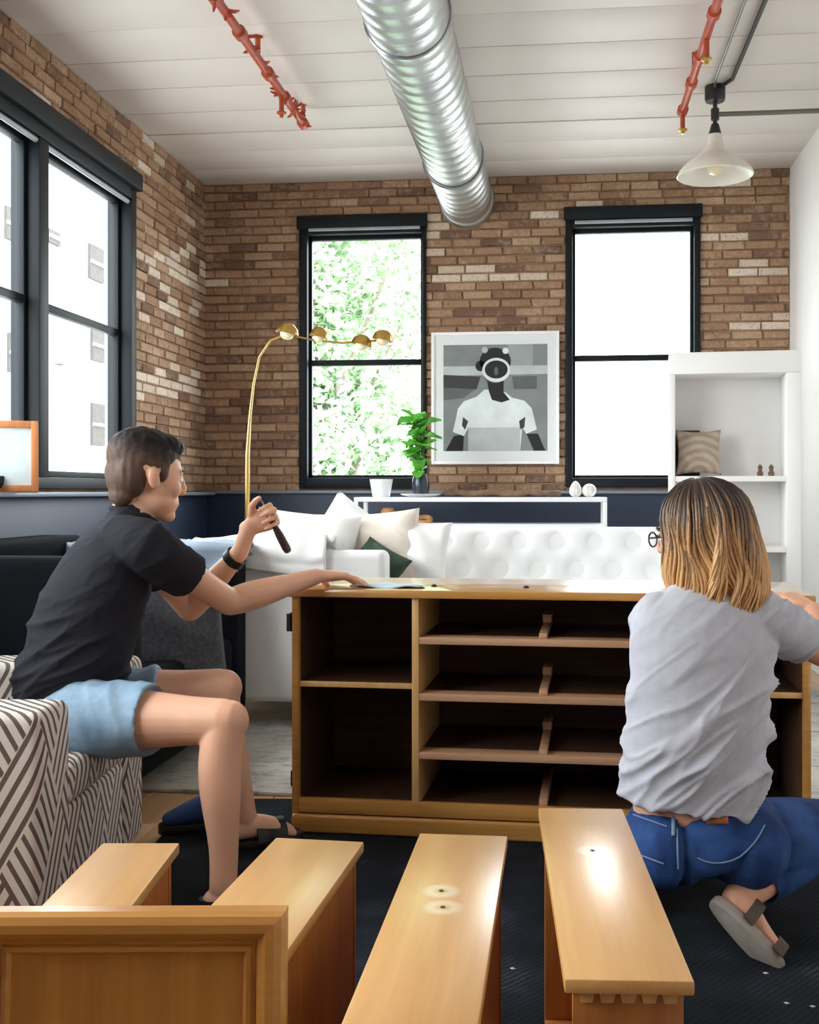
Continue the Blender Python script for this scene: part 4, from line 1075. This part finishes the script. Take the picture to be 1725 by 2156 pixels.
def add_head(mb, h, fem=False):
    mb.ell(h.p(-.012, 0, .030), h.ax(.098, .077, .088), 24, 16)                      # cranium
    mb.ell(h.p(.034, 0, -.005), h.ax(.060, .066, .095), 20, 14)                      # face block
    jw = .052 if fem else .060
    mb.ell(h.p(.030, 0, -.064), h.ax(.064, jw, .046), 20, 12)                        # jaw
    mb.loft([(h.p(-.010, 0, -.060), .050 * h.k, .030 * h.k), (h.p(.040, 0, -.085), .044 * h.k, .026 * h.k), (h.p(.074, 0, -.098), .026 * h.k, .020 * h.k)], h.r, 16, 3)
    mb.ell(h.p(.074, 0, .022), h.ax(.020, .050, .014), 14, 8)                        # brow ridge
    mb.ell(h.p(.078, 0, -.062), h.ax(.018, .034, .030), 14, 10)                      # mouth block
    for s_ in (-1, 1):
        mb.ell(h.p(.064, s_ * .036, -.026), h.ax(.024, .024, .026), 12, 8)           # cheek
        mb.ell(h.p(-.006, s_ * .081, -.010), ((h.f * .98 - h.u * .12) * .019 * h.k, h.r * .009 * h.k, (h.u * .98 + h.f * -.15) * .028 * h.k), 14, 10)     # ear
    mb.tube([h.p(.090, 0, .016), h.p(.100, 0, -.008), h.p(.108, 0, -.024)], [.008 * h.k, .010 * h.k, .012 * h.k], 10)
    mb.ell(h.p(.102, 0, -.030), h.ax(.013, .016, .010), 12, 8)
def face_parts(h, par, lipmat):
    for s_ in (-1, 1):
        e = MB().ell(h.p(.077, s_ * .031, .000), h.ax(.013, .014, .009), 14, 10).build('eye', M_eye, par, ang=0)
        MB().ell(h.p(.0875, s_ * .031, .000), h.ax(.004, .0055, .0055), 12, 8).build('iris', M_iris, e, ang=0)
        MB().tube([h.p(.090, s_ * .012, .026), h.p(.093, s_ * .030, .031), h.p(.080, s_ * .050, .025)], [.003, .004, .002], 6).build('eyebrow', M_hair_dark, par)
    MB().ell(h.p(.090, 0, -.0655), h.ax(.009, .022, .0085), 14, 8).build('lips', lipmat, par, ang=0)
M_hair_dark = plain('dark_brow', (50, 38, 34), .6)

# ------------------------------------------------------------------ the seated man
mr, mleft, mf = A(.34, -.94), A(-.34, .94), A(.94, .34)            # his right, left and facing
man = thing('person', 'seated man in charcoal T-shirt and denim shorts holding a screwdriver', 'person', C(-1.07, 3.12, 0))
Rhip, Rkn, Ran = P(160, 1512, 3.00), P(474, 1519, 2.89), P(470, 1872, 2.85)
Lhip, Lkn, Lan = P(172, 1480, 3.26), P(466, 1449, 3.30), P(516, 1722, 3.33)
Rsh, Rel, Rwr = P(298, 1150, 3.04), P(484, 1268, 3.26), P(668, 1213, 3.45)
Lsh, Lel, Lwr = P(290, 1140, 3.40), P(400, 1282, 3.50), P(505, 1163, 3.40)
lat = mleft
b = MB()
b.loft([(P(145, 1500, 3.12), .15, .10), (P(158, 1400, 3.13), .14, .105), (P(190, 1300, 3.15), .155, .11), (P(225, 1205, 3.18), .17, .105), (P(255, 1140, 3.2), .15, .075), (P(278, 1100, 3.215), .075, .06)], lat)
b.loft([(P(266, 1125, 3.215), .068, .066), (P(284, 1075, 3.22), .060, .066), (P(298, 1030, 3.22), .056, .064)], lat)
hd = Head(P(310, 1002, 3.22), A(.84, .54), R(9), 0, 1.08)
add_head(b, hd)
# arms
b.loft([(Rsh, .058, .062), (Rsh.lerp(Rel, .35), .050, .056), (Rsh.lerp(Rel, .75), .042, .048), (Rel, .040, .043)], Z)
b.loft([(Rel, .040, .043), (Rel.lerp(Rwr, .25), .045, .046), (Rel.lerp(Rwr, .65), .034, .037), (Rwr, .025, .030)], Z)
b.loft([(Lsh, .058, .062), (Lsh.lerp(Lel, .4), .050, .054), (Lel, .040, .043)], mf)
b.loft([(Lel, .040, .043), (Lel.lerp(Lwr, .3), .044, .044), (Lel.lerp(Lwr, .7), .034, .034), (Lwr, .027, .029)], Z)
# hands: the near one flat on the dresser edge, the far one around the screwdriver
rh = add_hand(b, Rwr, A(.86, .50, -.02), A(.10, 0, -1), [.26, .22, .22, .24], 1, 1.05, .12, .25)
TOOL_T, TOOL_E = P(550, 1054, 3.37), P(613, 1172, 3.37); ta = (TOOL_E - TOOL_T).normalized()
lf_ = A(.55, .0, .83); lf_ = (lf_ - ta * lf_.dot(ta)).normalized()
pnl = ta.cross(lf_).normalized()
if pnl.dot(A(0, -1)) < 0: pnl = -pnl
grip = TOOL_T + ta * .055
pal = grip - lf_ * .078 - pnl * .028
sgn = 1 if lf_.cross(pnl).dot(-ta) > 0 else -1
lh = add_hand(b, pal, lf_, pnl, [1.05, 1.1, 1.12, 1.15], sgn, .98, .02, .75)
b.loft([(Lwr, .027, .029), (Lwr.lerp(pal, .5), .026, .028), (pal, .026, .026)], Z)
# legs
def leg(b, hip, kn, an, toe, ref, thin=1.0):
    b.loft([(hip, .088, .088), (hip.lerp(kn, .35), .085, .084), (hip.lerp(kn, .75), .064, .066), (kn, .056, .060)], ref)
    sh_ = an - kn; back = (V(ref).cross(sh_)).normalized(); 
    if back.dot(mf) > 0: back = -back
    b.ell(kn + mf * .012, (mf * .052, mleft * .050, Z * .056), 16, 12)
    b.loft([(kn, .054, .056), (kn.lerp(an, .22) + back * .012, .052, .056), (kn.lerp(an, .42) + back * .010, .050, .054), (kn.lerp(an, .75), .036, .039), (an, .032, .036)], ref)
    heel = an + V((0, 0, -.045)) - (toe - an).normalized() * .026; heel.z = max(heel.z, .035)
    b.loft([(heel, .030, .028), (an.lerp(toe, .18) + V((0, 0, -.018)), .034, .036), (an.lerp(toe, .6), .040, .026), (toe, .040, .016)], V((toe - an).x and mleft))
    for k in range(5):
        q = toe + mleft * (-.032 + .016 * k) - mf * (.004 * abs(k - 1)); q = q - mf * .012
        b.tube([q, q + mf * .022 + V((0, 0, -.003)), q + mf * .032 + V((0, 0, -.006))], [.010, .0095, .006], 8)
Rtoe = Ran + A(.17, .02, 0); Rtoe.z = .042
Ltoe = Lan + A(.125, .07, 0); Ltoe.z = .048
leg(b, Rhip, Rkn, Ran, Rtoe, mleft); leg(b, Lhip, Lkn, Lan, Ltoe, mleft)
body = organic('body', b, M_skin, man, .0042, 5)
face_parts(hd, man, M_lip)
# hair
b = MB()
b.ell(hd.p(-.020, 0, .050), hd.ax(.100, .082, .082), 24, 16); b.ell(hd.p(-.050, 0, .005), hd.ax(.062, .078, .085), 20, 14)
b.ell(hd.p(.026, 0, .086), hd.ax(.062, .060, .038), 18, 12); b.ell(hd.p(.052, 0, .092), hd.ax(.036, .050, .022), 14, 10)
b.ell(hd.p(-.060, 0, -.056), hd.ax(.034, .052, .040), 16, 10)
for s_ in (-1, 1): b.ell(hd.p(.022, s_ * .068, .022), hd.ax(.016, .010, .040), 12, 8)
def hfn(co, n_):
    return .0035 * noise.noise(V((co.x * 60, co.y * 60, co.z * 26)))
organic('hair', b, M_hair_m, man, .0045, 3, hfn, ('mix', lambda q: min(1, max(0, (hd.local(q)[2] - .015) / .06 * .55 + .18 + hd.local(q)[0] * 1.4))))
# T-shirt
b = MB()
b.loft([(P(138, 1492, 3.12), .178, .150), (P(158, 1400, 3.13), .178, .153), (P(184, 1310, 3.15), .185, .150), (P(214, 1230, 3.17), .200, .138), (P(246, 1160, 3.19), .198, .112), (P(268, 1112, 3.205), .125, .076), (P(278, 1090, 3.215), .072, .070)], lat, 30, flat0=True)
b.loft([(P(262, 1135, 3.10), .075, .080), (Rsh + A(.02, .0, -.0), .076, .080), (Rsh.lerp(Rel, .30), .074, .078), (Rsh.lerp(Rel, .52), .066, .074)], Z, cuff=True)
b.loft([(P(262, 1135, 3.34), .07, .075), (Lsh, .072, .076), (Lsh.lerp(Lel, .3), .070, .074), (Lsh.lerp(Lel, .55), .066, .070)], mf, cuff=True)
up = (P(278, 1090, 3.2) - P(145, 1490, 3.12)).normalized()
hip0 = P(90, 1500, 3.1)
def tee_m(co, n_):
    d = co - hip0; a_ = d.dot(up); x_ = d.dot(mf)
    low = max(0, min(1, (.32 - a_) / .3))
    q = V((x_ * 3.0 + a_ * 3.0, d.dot(mleft) * 2, a_ * 13 - x_ * 11))
    n1 = noise.noise(q); n2 = noise.noise(V((x_ * 4 + 4, d.dot(mleft) * 4, a_ * 6))); n3 = noise.noise(q * 2.1 + V((3, 1, 7)))
    rdg = max(0, 1 - abs(n1) * 2.6) ** 2; rd3 = max(0, 1 - abs(n3) * 2.6) ** 2
    return (.017 * low + .004) * (rdg - .35) + (.007 * low + .002) * (rd3 - .3) + .006 * n2
organic('t_shirt', b, M_tee_d, man, .006, 6, tee_m)
mb = MB(); c = P(281, 1084, 3.217); ax_ = (P(290, 1060, 3.22) - P(275, 1105, 3.21)).normalized(); e1 = (mf - ax_ * mf.dot(ax_)).normalized(); e2 = ax_.cross(e1)
mb.tube([c + (e1 * math.cos(a_) * .066 + e2 * math.sin(a_) * .066) for a_ in (6.2832 * k / 28 for k in range(28))], .008, 8, closed=True); mb.build('collar', M_tee_d, man)
# shorts
b = MB()
b.ell(P(135, 1510, 3.13), (mf * .165, mleft * .185, Z * .105), 24, 16)
b.loft([(Rhip, .100, .108), (Rhip.lerp(Rkn, .2), .102, .106), (Rhip.lerp(Rkn, .52), .098, .100)], mleft, cuff=True)
b.loft([(Lhip, .098, .102), (Lhip.lerp(Lkn, .3), .096, .098), (Lhip.lerp(Lkn, .56), .090, .090)], mleft, cuff=True)
organic('shorts', b, M_short, man, .006, 4, fold_noise(lambda q: V((q.dot(RT) * 14 + q.z * 8, q.dot(FW) * 5, q.z * 5)), .007, 3))
# wristband, screwdriver, sandals
wd_ = (pal - Lwr).normalized() if (pal - Lwr).length > .01 else (Lwr - Lel).normalized()
ad = (Lwr - Lel).normalized(); cw = Lel.lerp(Lwr, .90); e1 = ad.orthogonal().normalized(); e2 = ad.cross(e1)
mb = MB(); rg_ = []
for (t_, r_) in ((-.013, .033), (-.013, .037), (.013, .036), (.013, .032)): rg_.append([cw + ad * t_ + (e1 * math.cos(a_) + e2 * math.sin(a_)) * r_ for a_ in (6.2832 * k / 24 for k in range(24))])
mb.rings(rg_, closed=True); mb.build('wristband', M_band, man)
sd_ = thing('screwdriver', 'screwdriver with dark handle held in the raised hand', 'screwdriver', TOOL_E)
MB().tube([TOOL_T, TOOL_T + ta * .075], .0035, 8).build('shaft', M_steel, sd_)
MB().tube([TOOL_T + ta * q for q in (.048, .052, .07, .085, .12, .165, .178, .182)], [.006, .010, .011, .0085, .0125, .0135, .011, .005], 12).build('handle', M_handle, sd_)
def sandal(par, an, toe, ref, zsole, mat_s=M_shoe):
    d = V((toe.x - an.x, toe.y - an.y, 0)).normalized(); s_ = V((-d.y, d.x, 0)); h0 = V((an.x, an.y, 0)) - d * .065; L = (V((toe.x, toe.y, 0)) - h0).length + .045
    out = []
    for k in range(24):
        a_ = 6.2832 * k / 24; x_ = L / 2 + L / 2 * math.cos(a_); wdt = .046 * (abs(math.sin(a_)) ** .7) * (1 if math.sin(a_) > 0 else -1) * (.82 + .25 * x_ / L)
        out.append(h0 + d * x_ + s_ * wdt)
    so_ = MB().rings([[p + V((0, 0, zsole)) for p in out], [p + V((0, 0, zsole + .026)) for p in out]]).build('sandal_sole', mat_s, par, bevel=.004)
    for fr in (.62, .48):
        c = h0 + d * L * fr
        MB().rings([[c + d * q + s_ * math.cos(a_) * .049 + V((0, 0, zsole + .02 + math.sin(a_) * .058)) for a_ in (math.pi * k / 12 for k in range(13))] +
                    [c + d * q + s_ * math.cos(a_) * .043 + V((0, 0, zsole + .02 + math.sin(a_) * .052)) for a_ in (math.pi * (12 - k) / 12 for k in range(13))] for q in (-.03, .03)]).build('sandal_strap', M_shoe, so_)
sandal(man, Ran, Rtoe, mleft, RUG); sandal(man, Lan, Ltoe, mleft, RUG)
# loose sneaker on the floor
p = C(-.79, 3.50, RUG)
sn = thing('sneaker', 'blue canvas sneaker with black sole behind the man\'s shin', 'shoe', p, rotz(YAW + R(200)))
out = [V((.13 * math.cos(a_), .045 * (abs(math.sin(a_)) ** .75) * (1 if math.sin(a_) > 0 else -1), 0)) for a_ in (6.2832 * k / 28 for k in range(28))]
MB().rings([[q_ for q_ in out], [q_ + V((0, 0, .032)) for q_ in out]]).build('sole', M_shoe, sn, True, bevel=.005)
b = MB(); b.loft([(V((-.10, 0, .055)), .036, .035), (V((-.05, 0, .07)), .038, .05), (V((.03, 0, .06)), .040, .035), (V((.10, 0, .045)), .034, .018)], V((0, 1, 0)))
b.loft([(V((-.075, 0, .06)), .034, .036), (V((-.085, 0, .11)), .032, .036), (V((-.09, 0, .14)), .032, .036)], V((0, 1, 0)), cuff=True)
me_o = organic('upper', b, M_blue_shoe, None, .004, 3); me_o.location = (0, 0, 0)
me_o.data.transform(WM[me_o]); me_o.parent = sn; WM[me_o] = WM[sn].copy()
for k in range(4): MB().tube([V((.0 + .018 * k, -.026, .085 - .006 * k)), V((.006 + .018 * k, 0, .098 - .007 * k)), V((.0 + .018 * k, .026, .085 - .006 * k))], .003, 6).build('lace', M_cotton, sn, True)

# ------------------------------------------------------------------ the crouching woman, back to the camera
wom = thing('person', 'crouching woman in grey T-shirt and blue jeans seen from behind', 'person', C(.64, 2.68, 0))
wl = A(1, 0); wfw = A(-.1, 1).normalized()
Wr_sh, Wr_el, Wr_wr = P(1612, 1302, 2.71), P(1765, 1392, 2.88), P(1712, 1283, 3.10)
Wl_sh, Wl_el, Wl_wr = P(1376, 1312, 2.76), P(1385, 1440, 2.96), P(1420, 1330, 3.14)
Wr_hip, Wr_kn, Wr_an = P(1570, 1775, 2.68), P(1775, 1745, 2.88), P(1572, 1885, 2.60)
Wl_hip, Wl_kn, Wl_an = P(1400, 1770, 2.72), C(.50, 3.06, .085), C(.49, 2.86, .075)
hw = Head(P(1466, 1128, 2.77), A(-.80, .60), R(6), R(-4), .97)
b = MB()
b.loft([(P(1488, 1770, 2.68), .12, .08), (P(1462, 1690, 2.66), .150, .105), (P(1464, 1600, 2.66), .138, .098), (P(1472, 1470, 2.68), .150, .10), (P(1480, 1340, 2.70), .155, .095), (P(1482, 1275, 2.715), .13, .07), (P(1480, 1235, 2.73), .06, .055)], wl)
b.loft([(P(1480, 1250, 2.73), .050, .052), (P(1478, 1200, 2.75), .045, .048), (P(1474, 1165, 2.765), .045, .048)], wl)
add_head(b, hw, True)
b.loft([(Wr_sh, .046, .050), (Wr_sh.lerp(Wr_el, .5), .042, .046), (Wr_el, .036, .038)], Z); b.loft([(Wr_el, .036, .038), (Wr_el.lerp(Wr_wr, .3), .037, .039), (Wr_wr, .023, .027)], Z)
b.loft([(Wl_sh, .046, .050), (Wl_sh.lerp(Wl_el, .5), .042, .044), (Wl_el, .036, .038)], wl); b.loft([(Wl_el, .036, .038), (Wl_el.lerp(Wl_wr, .3), .037, .038), (Wl_wr, .023, .026)], wl)
add_hand(b, Wr_wr, (P(1640, 1240, 3.20) - Wr_wr), A(-.1, .1, -1), [.30, .28, .28, .3], 1, .95, .12, .25)
add_hand(b, Wl_wr, A(.1, .5, .35), A(.3, .1, -1), [.5, .5, .5, .5], -1, .95, .1, .3)
for (hp, kn, an) in ((Wr_hip, Wr_kn, Wr_an), (Wl_hip, Wl_kn, Wl_an)):
    b.loft([(hp, .085, .085), (hp.lerp(kn, .5), .072, .072), (kn, .052, .052)], Z); b.loft([(kn, .050, .050), (kn.lerp(an, .35), .047, .047), (an, .032, .034)], Z)
# visible foot: toes on the rug, heel lifted, sole toward the photographer
heel, toe = P(1515, 1905, 2.565), P(1625, 2022, 2.515); fd = (toe - heel).normalized()
sn_ = A(-.80, -.45, -.30); sn_ = (sn_ - fd * sn_.dot(fd)).normalized(); sw = fd.cross(sn_).normalized()
b.loft([(Wr_an, .033, .034), (heel - sn_ * .045 + fd * .02, .034, .036), (heel - sn_ * .04 + fd * .05, .036, .034), (heel.lerp(toe, .6) - sn_ * .03, .038, .024), (toe - sn_ * .022 - fd * .01, .040, .015)], sw)
b.loft([(Wl_an, .030, .032), (Wl_an + A(-.01, -.05, -.02), .034, .03), (Wl_an + A(-.02, -.12, -.035), .036, .018)], wl)
organic('body', b, M_skin_w, wom, .0042, 5)
face_parts(hw, wom, M_lip)
# glasses
g_ = MB()
for s_ in (-1, 1):
    g_.tube([hw.p(.108, s_ * .033 + .024 * math.cos(a_) , .002 + .019 * math.sin(a_)) for a_ in (6.2832 * k / 20 for k in range(20))], .0022, 6, closed=True)
    g_.tube([hw.p(.106, s_ * .056, .008), hw.p(.06, s_ * .070, .008), hw.p(.0, s_ * .078, .006)], .0022, 6)
g_.tube([hw.p(.108, -.010, .006), hw.p(.110, 0, .009), hw.p(.108, .010, .006)], .0022, 6); g_.build('glasses', M_dark, wom)
# jeans
b = MB()
b.loft([(P(1460, 1684, 2.665), .155, .110), (P(1469, 1728, 2.67), .182, .135), (P(1482, 1775, 2.675), .192, .145), (P(1484, 1790, 2.68), .10, .07)], wl, 30, flat0=True)
for (hp, off) in ((Wl_hip, -1), (Wr_hip, 1)): b.ell(P(1402 if off < 0 else 1566, 1775, 2.64), (wl * .105, wfw * .12, Z * .105), 18, 12)
b.loft([(Wr_hip, .108, .105), (Wr_hip.lerp(Wr_kn, .5), .094, .098), (Wr_kn, .070, .074)], Z); b.loft([(Wr_kn, .068, .070), (Wr_kn.lerp(Wr_an, .4), .060, .062), (Wr_kn.lerp(Wr_an, .86), .046, .048)], Z, cuff=True)
b.loft([(Wl_hip, .100, .105), (Wl_hip.lerp(Wl_kn, .5), .088, .092), (Wl_kn, .066, .068)], Z); b.loft([(Wl_kn, .064, .066), (Wl_kn.lerp(Wl_an, .4), .058, .060), (Wl_kn.lerp(Wl_an, .9), .046, .048)], Z, cuff=True)
def jean_d(co, n_):
    q = V((co.dot(RT) * 6, co.dot(FW) * 6, co.z * 16)); n1 = noise.noise(q)
    seam = co - P(1432, 1780, 2.6)
    cr = -.016 * math.exp(-(seam.dot(RT) / .012) ** 2) * (1 if co.z < .33 and n_.dot(FW) < -.2 else 0)
    return .0045 * (.4 - abs(n1) * 1.8) + cr
jeans = organic('jeans', b, M_jean, wom, .0055, 5, jean_d)
# T-shirt
b = MB()
b.loft([(P(1452, 1690, 2.66), .168, .128), (P(1459, 1620, 2.66), .176, .126), (P(1466, 1550, 2.66), .176, .122), (P(1475, 1440, 2.68), .178, .118), (P(1481, 1340, 2.70), .180, .108), (P(1483, 1285, 2.71), .158, .088), (P(1481, 1250, 2.72), .095, .066), (P(1480, 1228, 2.735), .062, .058)], wl, 30, flat0=True)
b.loft([(P(1580, 1302, 2.71), .070, .068), (Wr_sh, .068, .066), (Wr_sh.lerp(Wr_el, .28), .066, .064), (Wr_sh.lerp(Wr_el, .50), .064, .062)], Z, cuff=True)
b.loft([(P(1390, 1302, 2.72), .070, .068), (Wl_sh, .062, .062), (Wl_sh.lerp(Wl_el, .28), .058, .060), (Wl_sh.lerp(Wl_el, .60), .056, .058)], wl, cuff=True)
def tee_w(co, n_):
    q = project(co); x_, y_ = co.dot(RT), co.z
    right = max(0, min(1, (x_ - .50) / .22)); low = max(0, min(1, (.72 - y_) / .25))
    s_ = (x_ * .62 - y_ * .78)                                  # folds run up toward her right shoulder
    n1 = noise.noise(V((s_ * 17, (x_ * .78 + y_ * .62) * 3.2, co.dot(FW) * 4))); n2 = noise.noise(V((x_ * 6, y_ * 6, 7)))
    n3 = noise.noise(V((s_ * 30, (x_ * .78 + y_ * .62) * 6, co.dot(FW) * 6 + 4)))
    rdg = max(0, 1 - abs(n1) * 2.6) ** 2; rd3 = max(0, 1 - abs(n3) * 2.6) ** 2; rs = max(0, min(1, (x_ - .76) / .08))
    return (.020 * right * low + .006 * low + .003 + .008 * rs) * (rdg - .35) + (.006 * low + .002 + .006 * rs) * (rd3 - .3) + .005 * n2
organic('t_shirt', b, M_tee_l, wom, .0055, 6, tee_w)
# belt loop, leather patch, pocket seams laid on the jeans
bvh = BVHTree.FromPolygons([v.co.copy() for v in jeans.data.vertices], [tuple(p_.vertices) for p_ in jeans.data.polygons])
def on_jeans(px_, py_, lift=.002):
    r_ = ray(px_, py_).normalized(); h_ = bvh.ray_cast(V((0, 0, CAM_H)), r_)
    return (h_[0] + h_[1] * lift) if h_[0] is not None else None
def strip(pts, r_, name, mat):
    ps = [on_jeans(*q) for q in pts]; ps = [q for q in ps if q is not None]
    if len(ps) > 1: MB().tube(ps, r_, 6).build(name, mat, wom)
mb = MB(); nu, nv = 6, 4; pg = [[on_jeans(1487 + 46 * i / nu, 1703 + 32 * j / nv, .003) for i in range(nu + 1)] for j in range(nv + 1)]
if all(q is not None for r_ in pg for q in r_):
    mb.grid(nu, nv, lambda u, v: pg[round(v * nv)][round(u * nu)]); o = mb.build('leather_patch', M_leather, wom, ang=0); md = o.modifiers.new('thick', 'SOLIDIFY'); md.thickness = .003
strip([(1418, 1706 + 9 * k) for k in range(7)], .0045, 'belt_loop', M_seam)
strip([(1425 + .4 * k, 1745 + 12 * k) for k in range(8)], .0022, 'back_seam', M_seam)
strip([(1335 + 14 * k, 1716 + 5 * k) for k in range(6)], .0018, 'yoke_seam', M_seam)
strip([(1468, 1806), (1484, 1813), (1502, 1817), (1522, 1816), (1542, 1811), (1560, 1802), (1576, 1789), (1590, 1773), (1601, 1756), (1610, 1738)], .0020, 'pocket_seam', M_seam)
strip([(1350 + 8 * k, 1800 + 3 * k) for k in range(7)], .0020, 'pocket_seam', M_seam)
# shoe on the visible foot
out = []
L = (toe - heel).length + .05
for k in range(26):
    a_ = 6.2832 * k / 26; x_ = L / 2 + L / 2 * math.cos(a_); wdt = .042 * (abs(math.sin(a_)) ** .7) * (1 if math.sin(a_) > 0 else -1) * (.85 + .22 * x_ / L)
    out.append(heel - fd * .02 + fd * x_ + sw * wdt)
ws = MB().rings([[q + sn_ * .016 for q in out], [q - sn_ * .012 for q in out]]).build('sandal_sole', M_sole, wom, bevel=.006)
for fr in (.30, .72):
    c = heel + fd * L * fr
    MB().rings([[c + fd * q + sw * math.cos(a_) * .047 - sn_ * (.0 + math.sin(a_) * (.085 if fr < .5 else .055)) for a_ in (math.pi * k / 12 for k in range(13))] +
                [c + fd * q + sw * math.cos(a_) * .042 - sn_ * (.0 + math.sin(a_) * (.080 if fr < .5 else .050)) for a_ in (math.pi * (12 - k) / 12 for k in range(13))] for q in (-.014, .014)]).build('sandal_strap', M_strap, ws)
# hair
b = MB()
b.ell(hw.p(-.022, 0, .040), hw.ax(.108, .090, .092), 24, 16); b.ell(hw.p(-.036, 0, -.04), hw.ax(.088, .099, .125), 20, 14)
hs = organic('hair_base', b, M_hair_w, wom, .005, 4, None, ('mix', lambda q: max(0, min(.5, .12 - hw.local(q)[2] * 2.2))))
rr = random.Random(17); hb = MB()
clumps = [(rr.uniform(0, 6.28), rr.uniform(.010, .024), rr.uniform(1.1, 1.8), rr.uniform(-.13, .13), rr.uniform(-.022, .018)) for _ in range(44)]
for k in range(1500):
    az = R(rr.uniform(58, 302)); lay = rr.uniform(-.012, .014); ck = max(0, min(43, int((math.degrees(az) - 58) / 244 * 44 + rr.gauss(0, 1.1)))); ph, amp, wob, ctone, cend = clumps[ck]
    ca, sa = math.cos(az), math.sin(az)
    front = max(0, ca)                                          # locks beside the face end higher
    zend = -.228 + .05 * front + cend + rr.uniform(-.020, .016)
    if sa < -.2: zend += .05 * min(1, -sa)
    pts, rad, at = [], [], []
    ph = 2.6 * math.sin(az * 2.3) + 1.8 * math.sin(az * 5.1 + 1) + rr.uniform(-.35, .35); amp = amp + .010; tone = ctone + rr.uniform(-.08, .08); fl_k = rr.uniform(-.012, .022); part = rr.uniform(-.02, .02)
    N_ = 17
    for i in range(N_):
        t_ = i / (N_ - 1)
        if t_ < .45:
            th_ = .10 + (1.62 - .10) * (t_ / .45)
            f_ = -.020 + (.122 + lay) * math.sin(th_) * ca; r_ = (.106 + lay) * math.sin(th_) * sa; u_ = .032 + (.105 + lay) * math.cos(th_)
        else:
            q = (t_ - .45) / .55; u0 = .032 + (.105 + lay) * math.cos(1.62); u_ = u0 + (zend - u0) * q
            sc = 1 - .06 * q * q - (.16 + fl_k * 6) * max(0, q - .55) ** 1.6 + .04 * math.sin(q * 3.1)
            f_ = -.020 + (.122 + lay) * ca * sc - .010 * q; r_ = (.106 + lay) * sa * sc
        g_ = max(0, t_ - .30) * 1.5
        w_ = amp * g_ * math.sin(t_ * wob * 6.28 + ph); w2 = .5 * amp * g_ * math.cos(t_ * wob * 6.28 + ph)
        f_ += -sa * w_ + ca * w2; r_ += ca * w_ + sa * w2
        pts.append(hw.p(f_, r_, u_)); rad.append((.0046 if t_ < .78 else .0046 * (1 - (t_ - .78) / .22 * .85)) * (.6 + .4 * min(1, t_ * 4)) * rr.uniform(.9, 1.1))
        at.append(max(0, min(1, .04 + 1.25 * max(0, t_ - .16) + tone * min(1, t_ * 3))))
    hb.tube(pts, rad, 5, 0, at)
hb.build('hair_locks', M_hair_w, wom, ang=0, attname='mix')
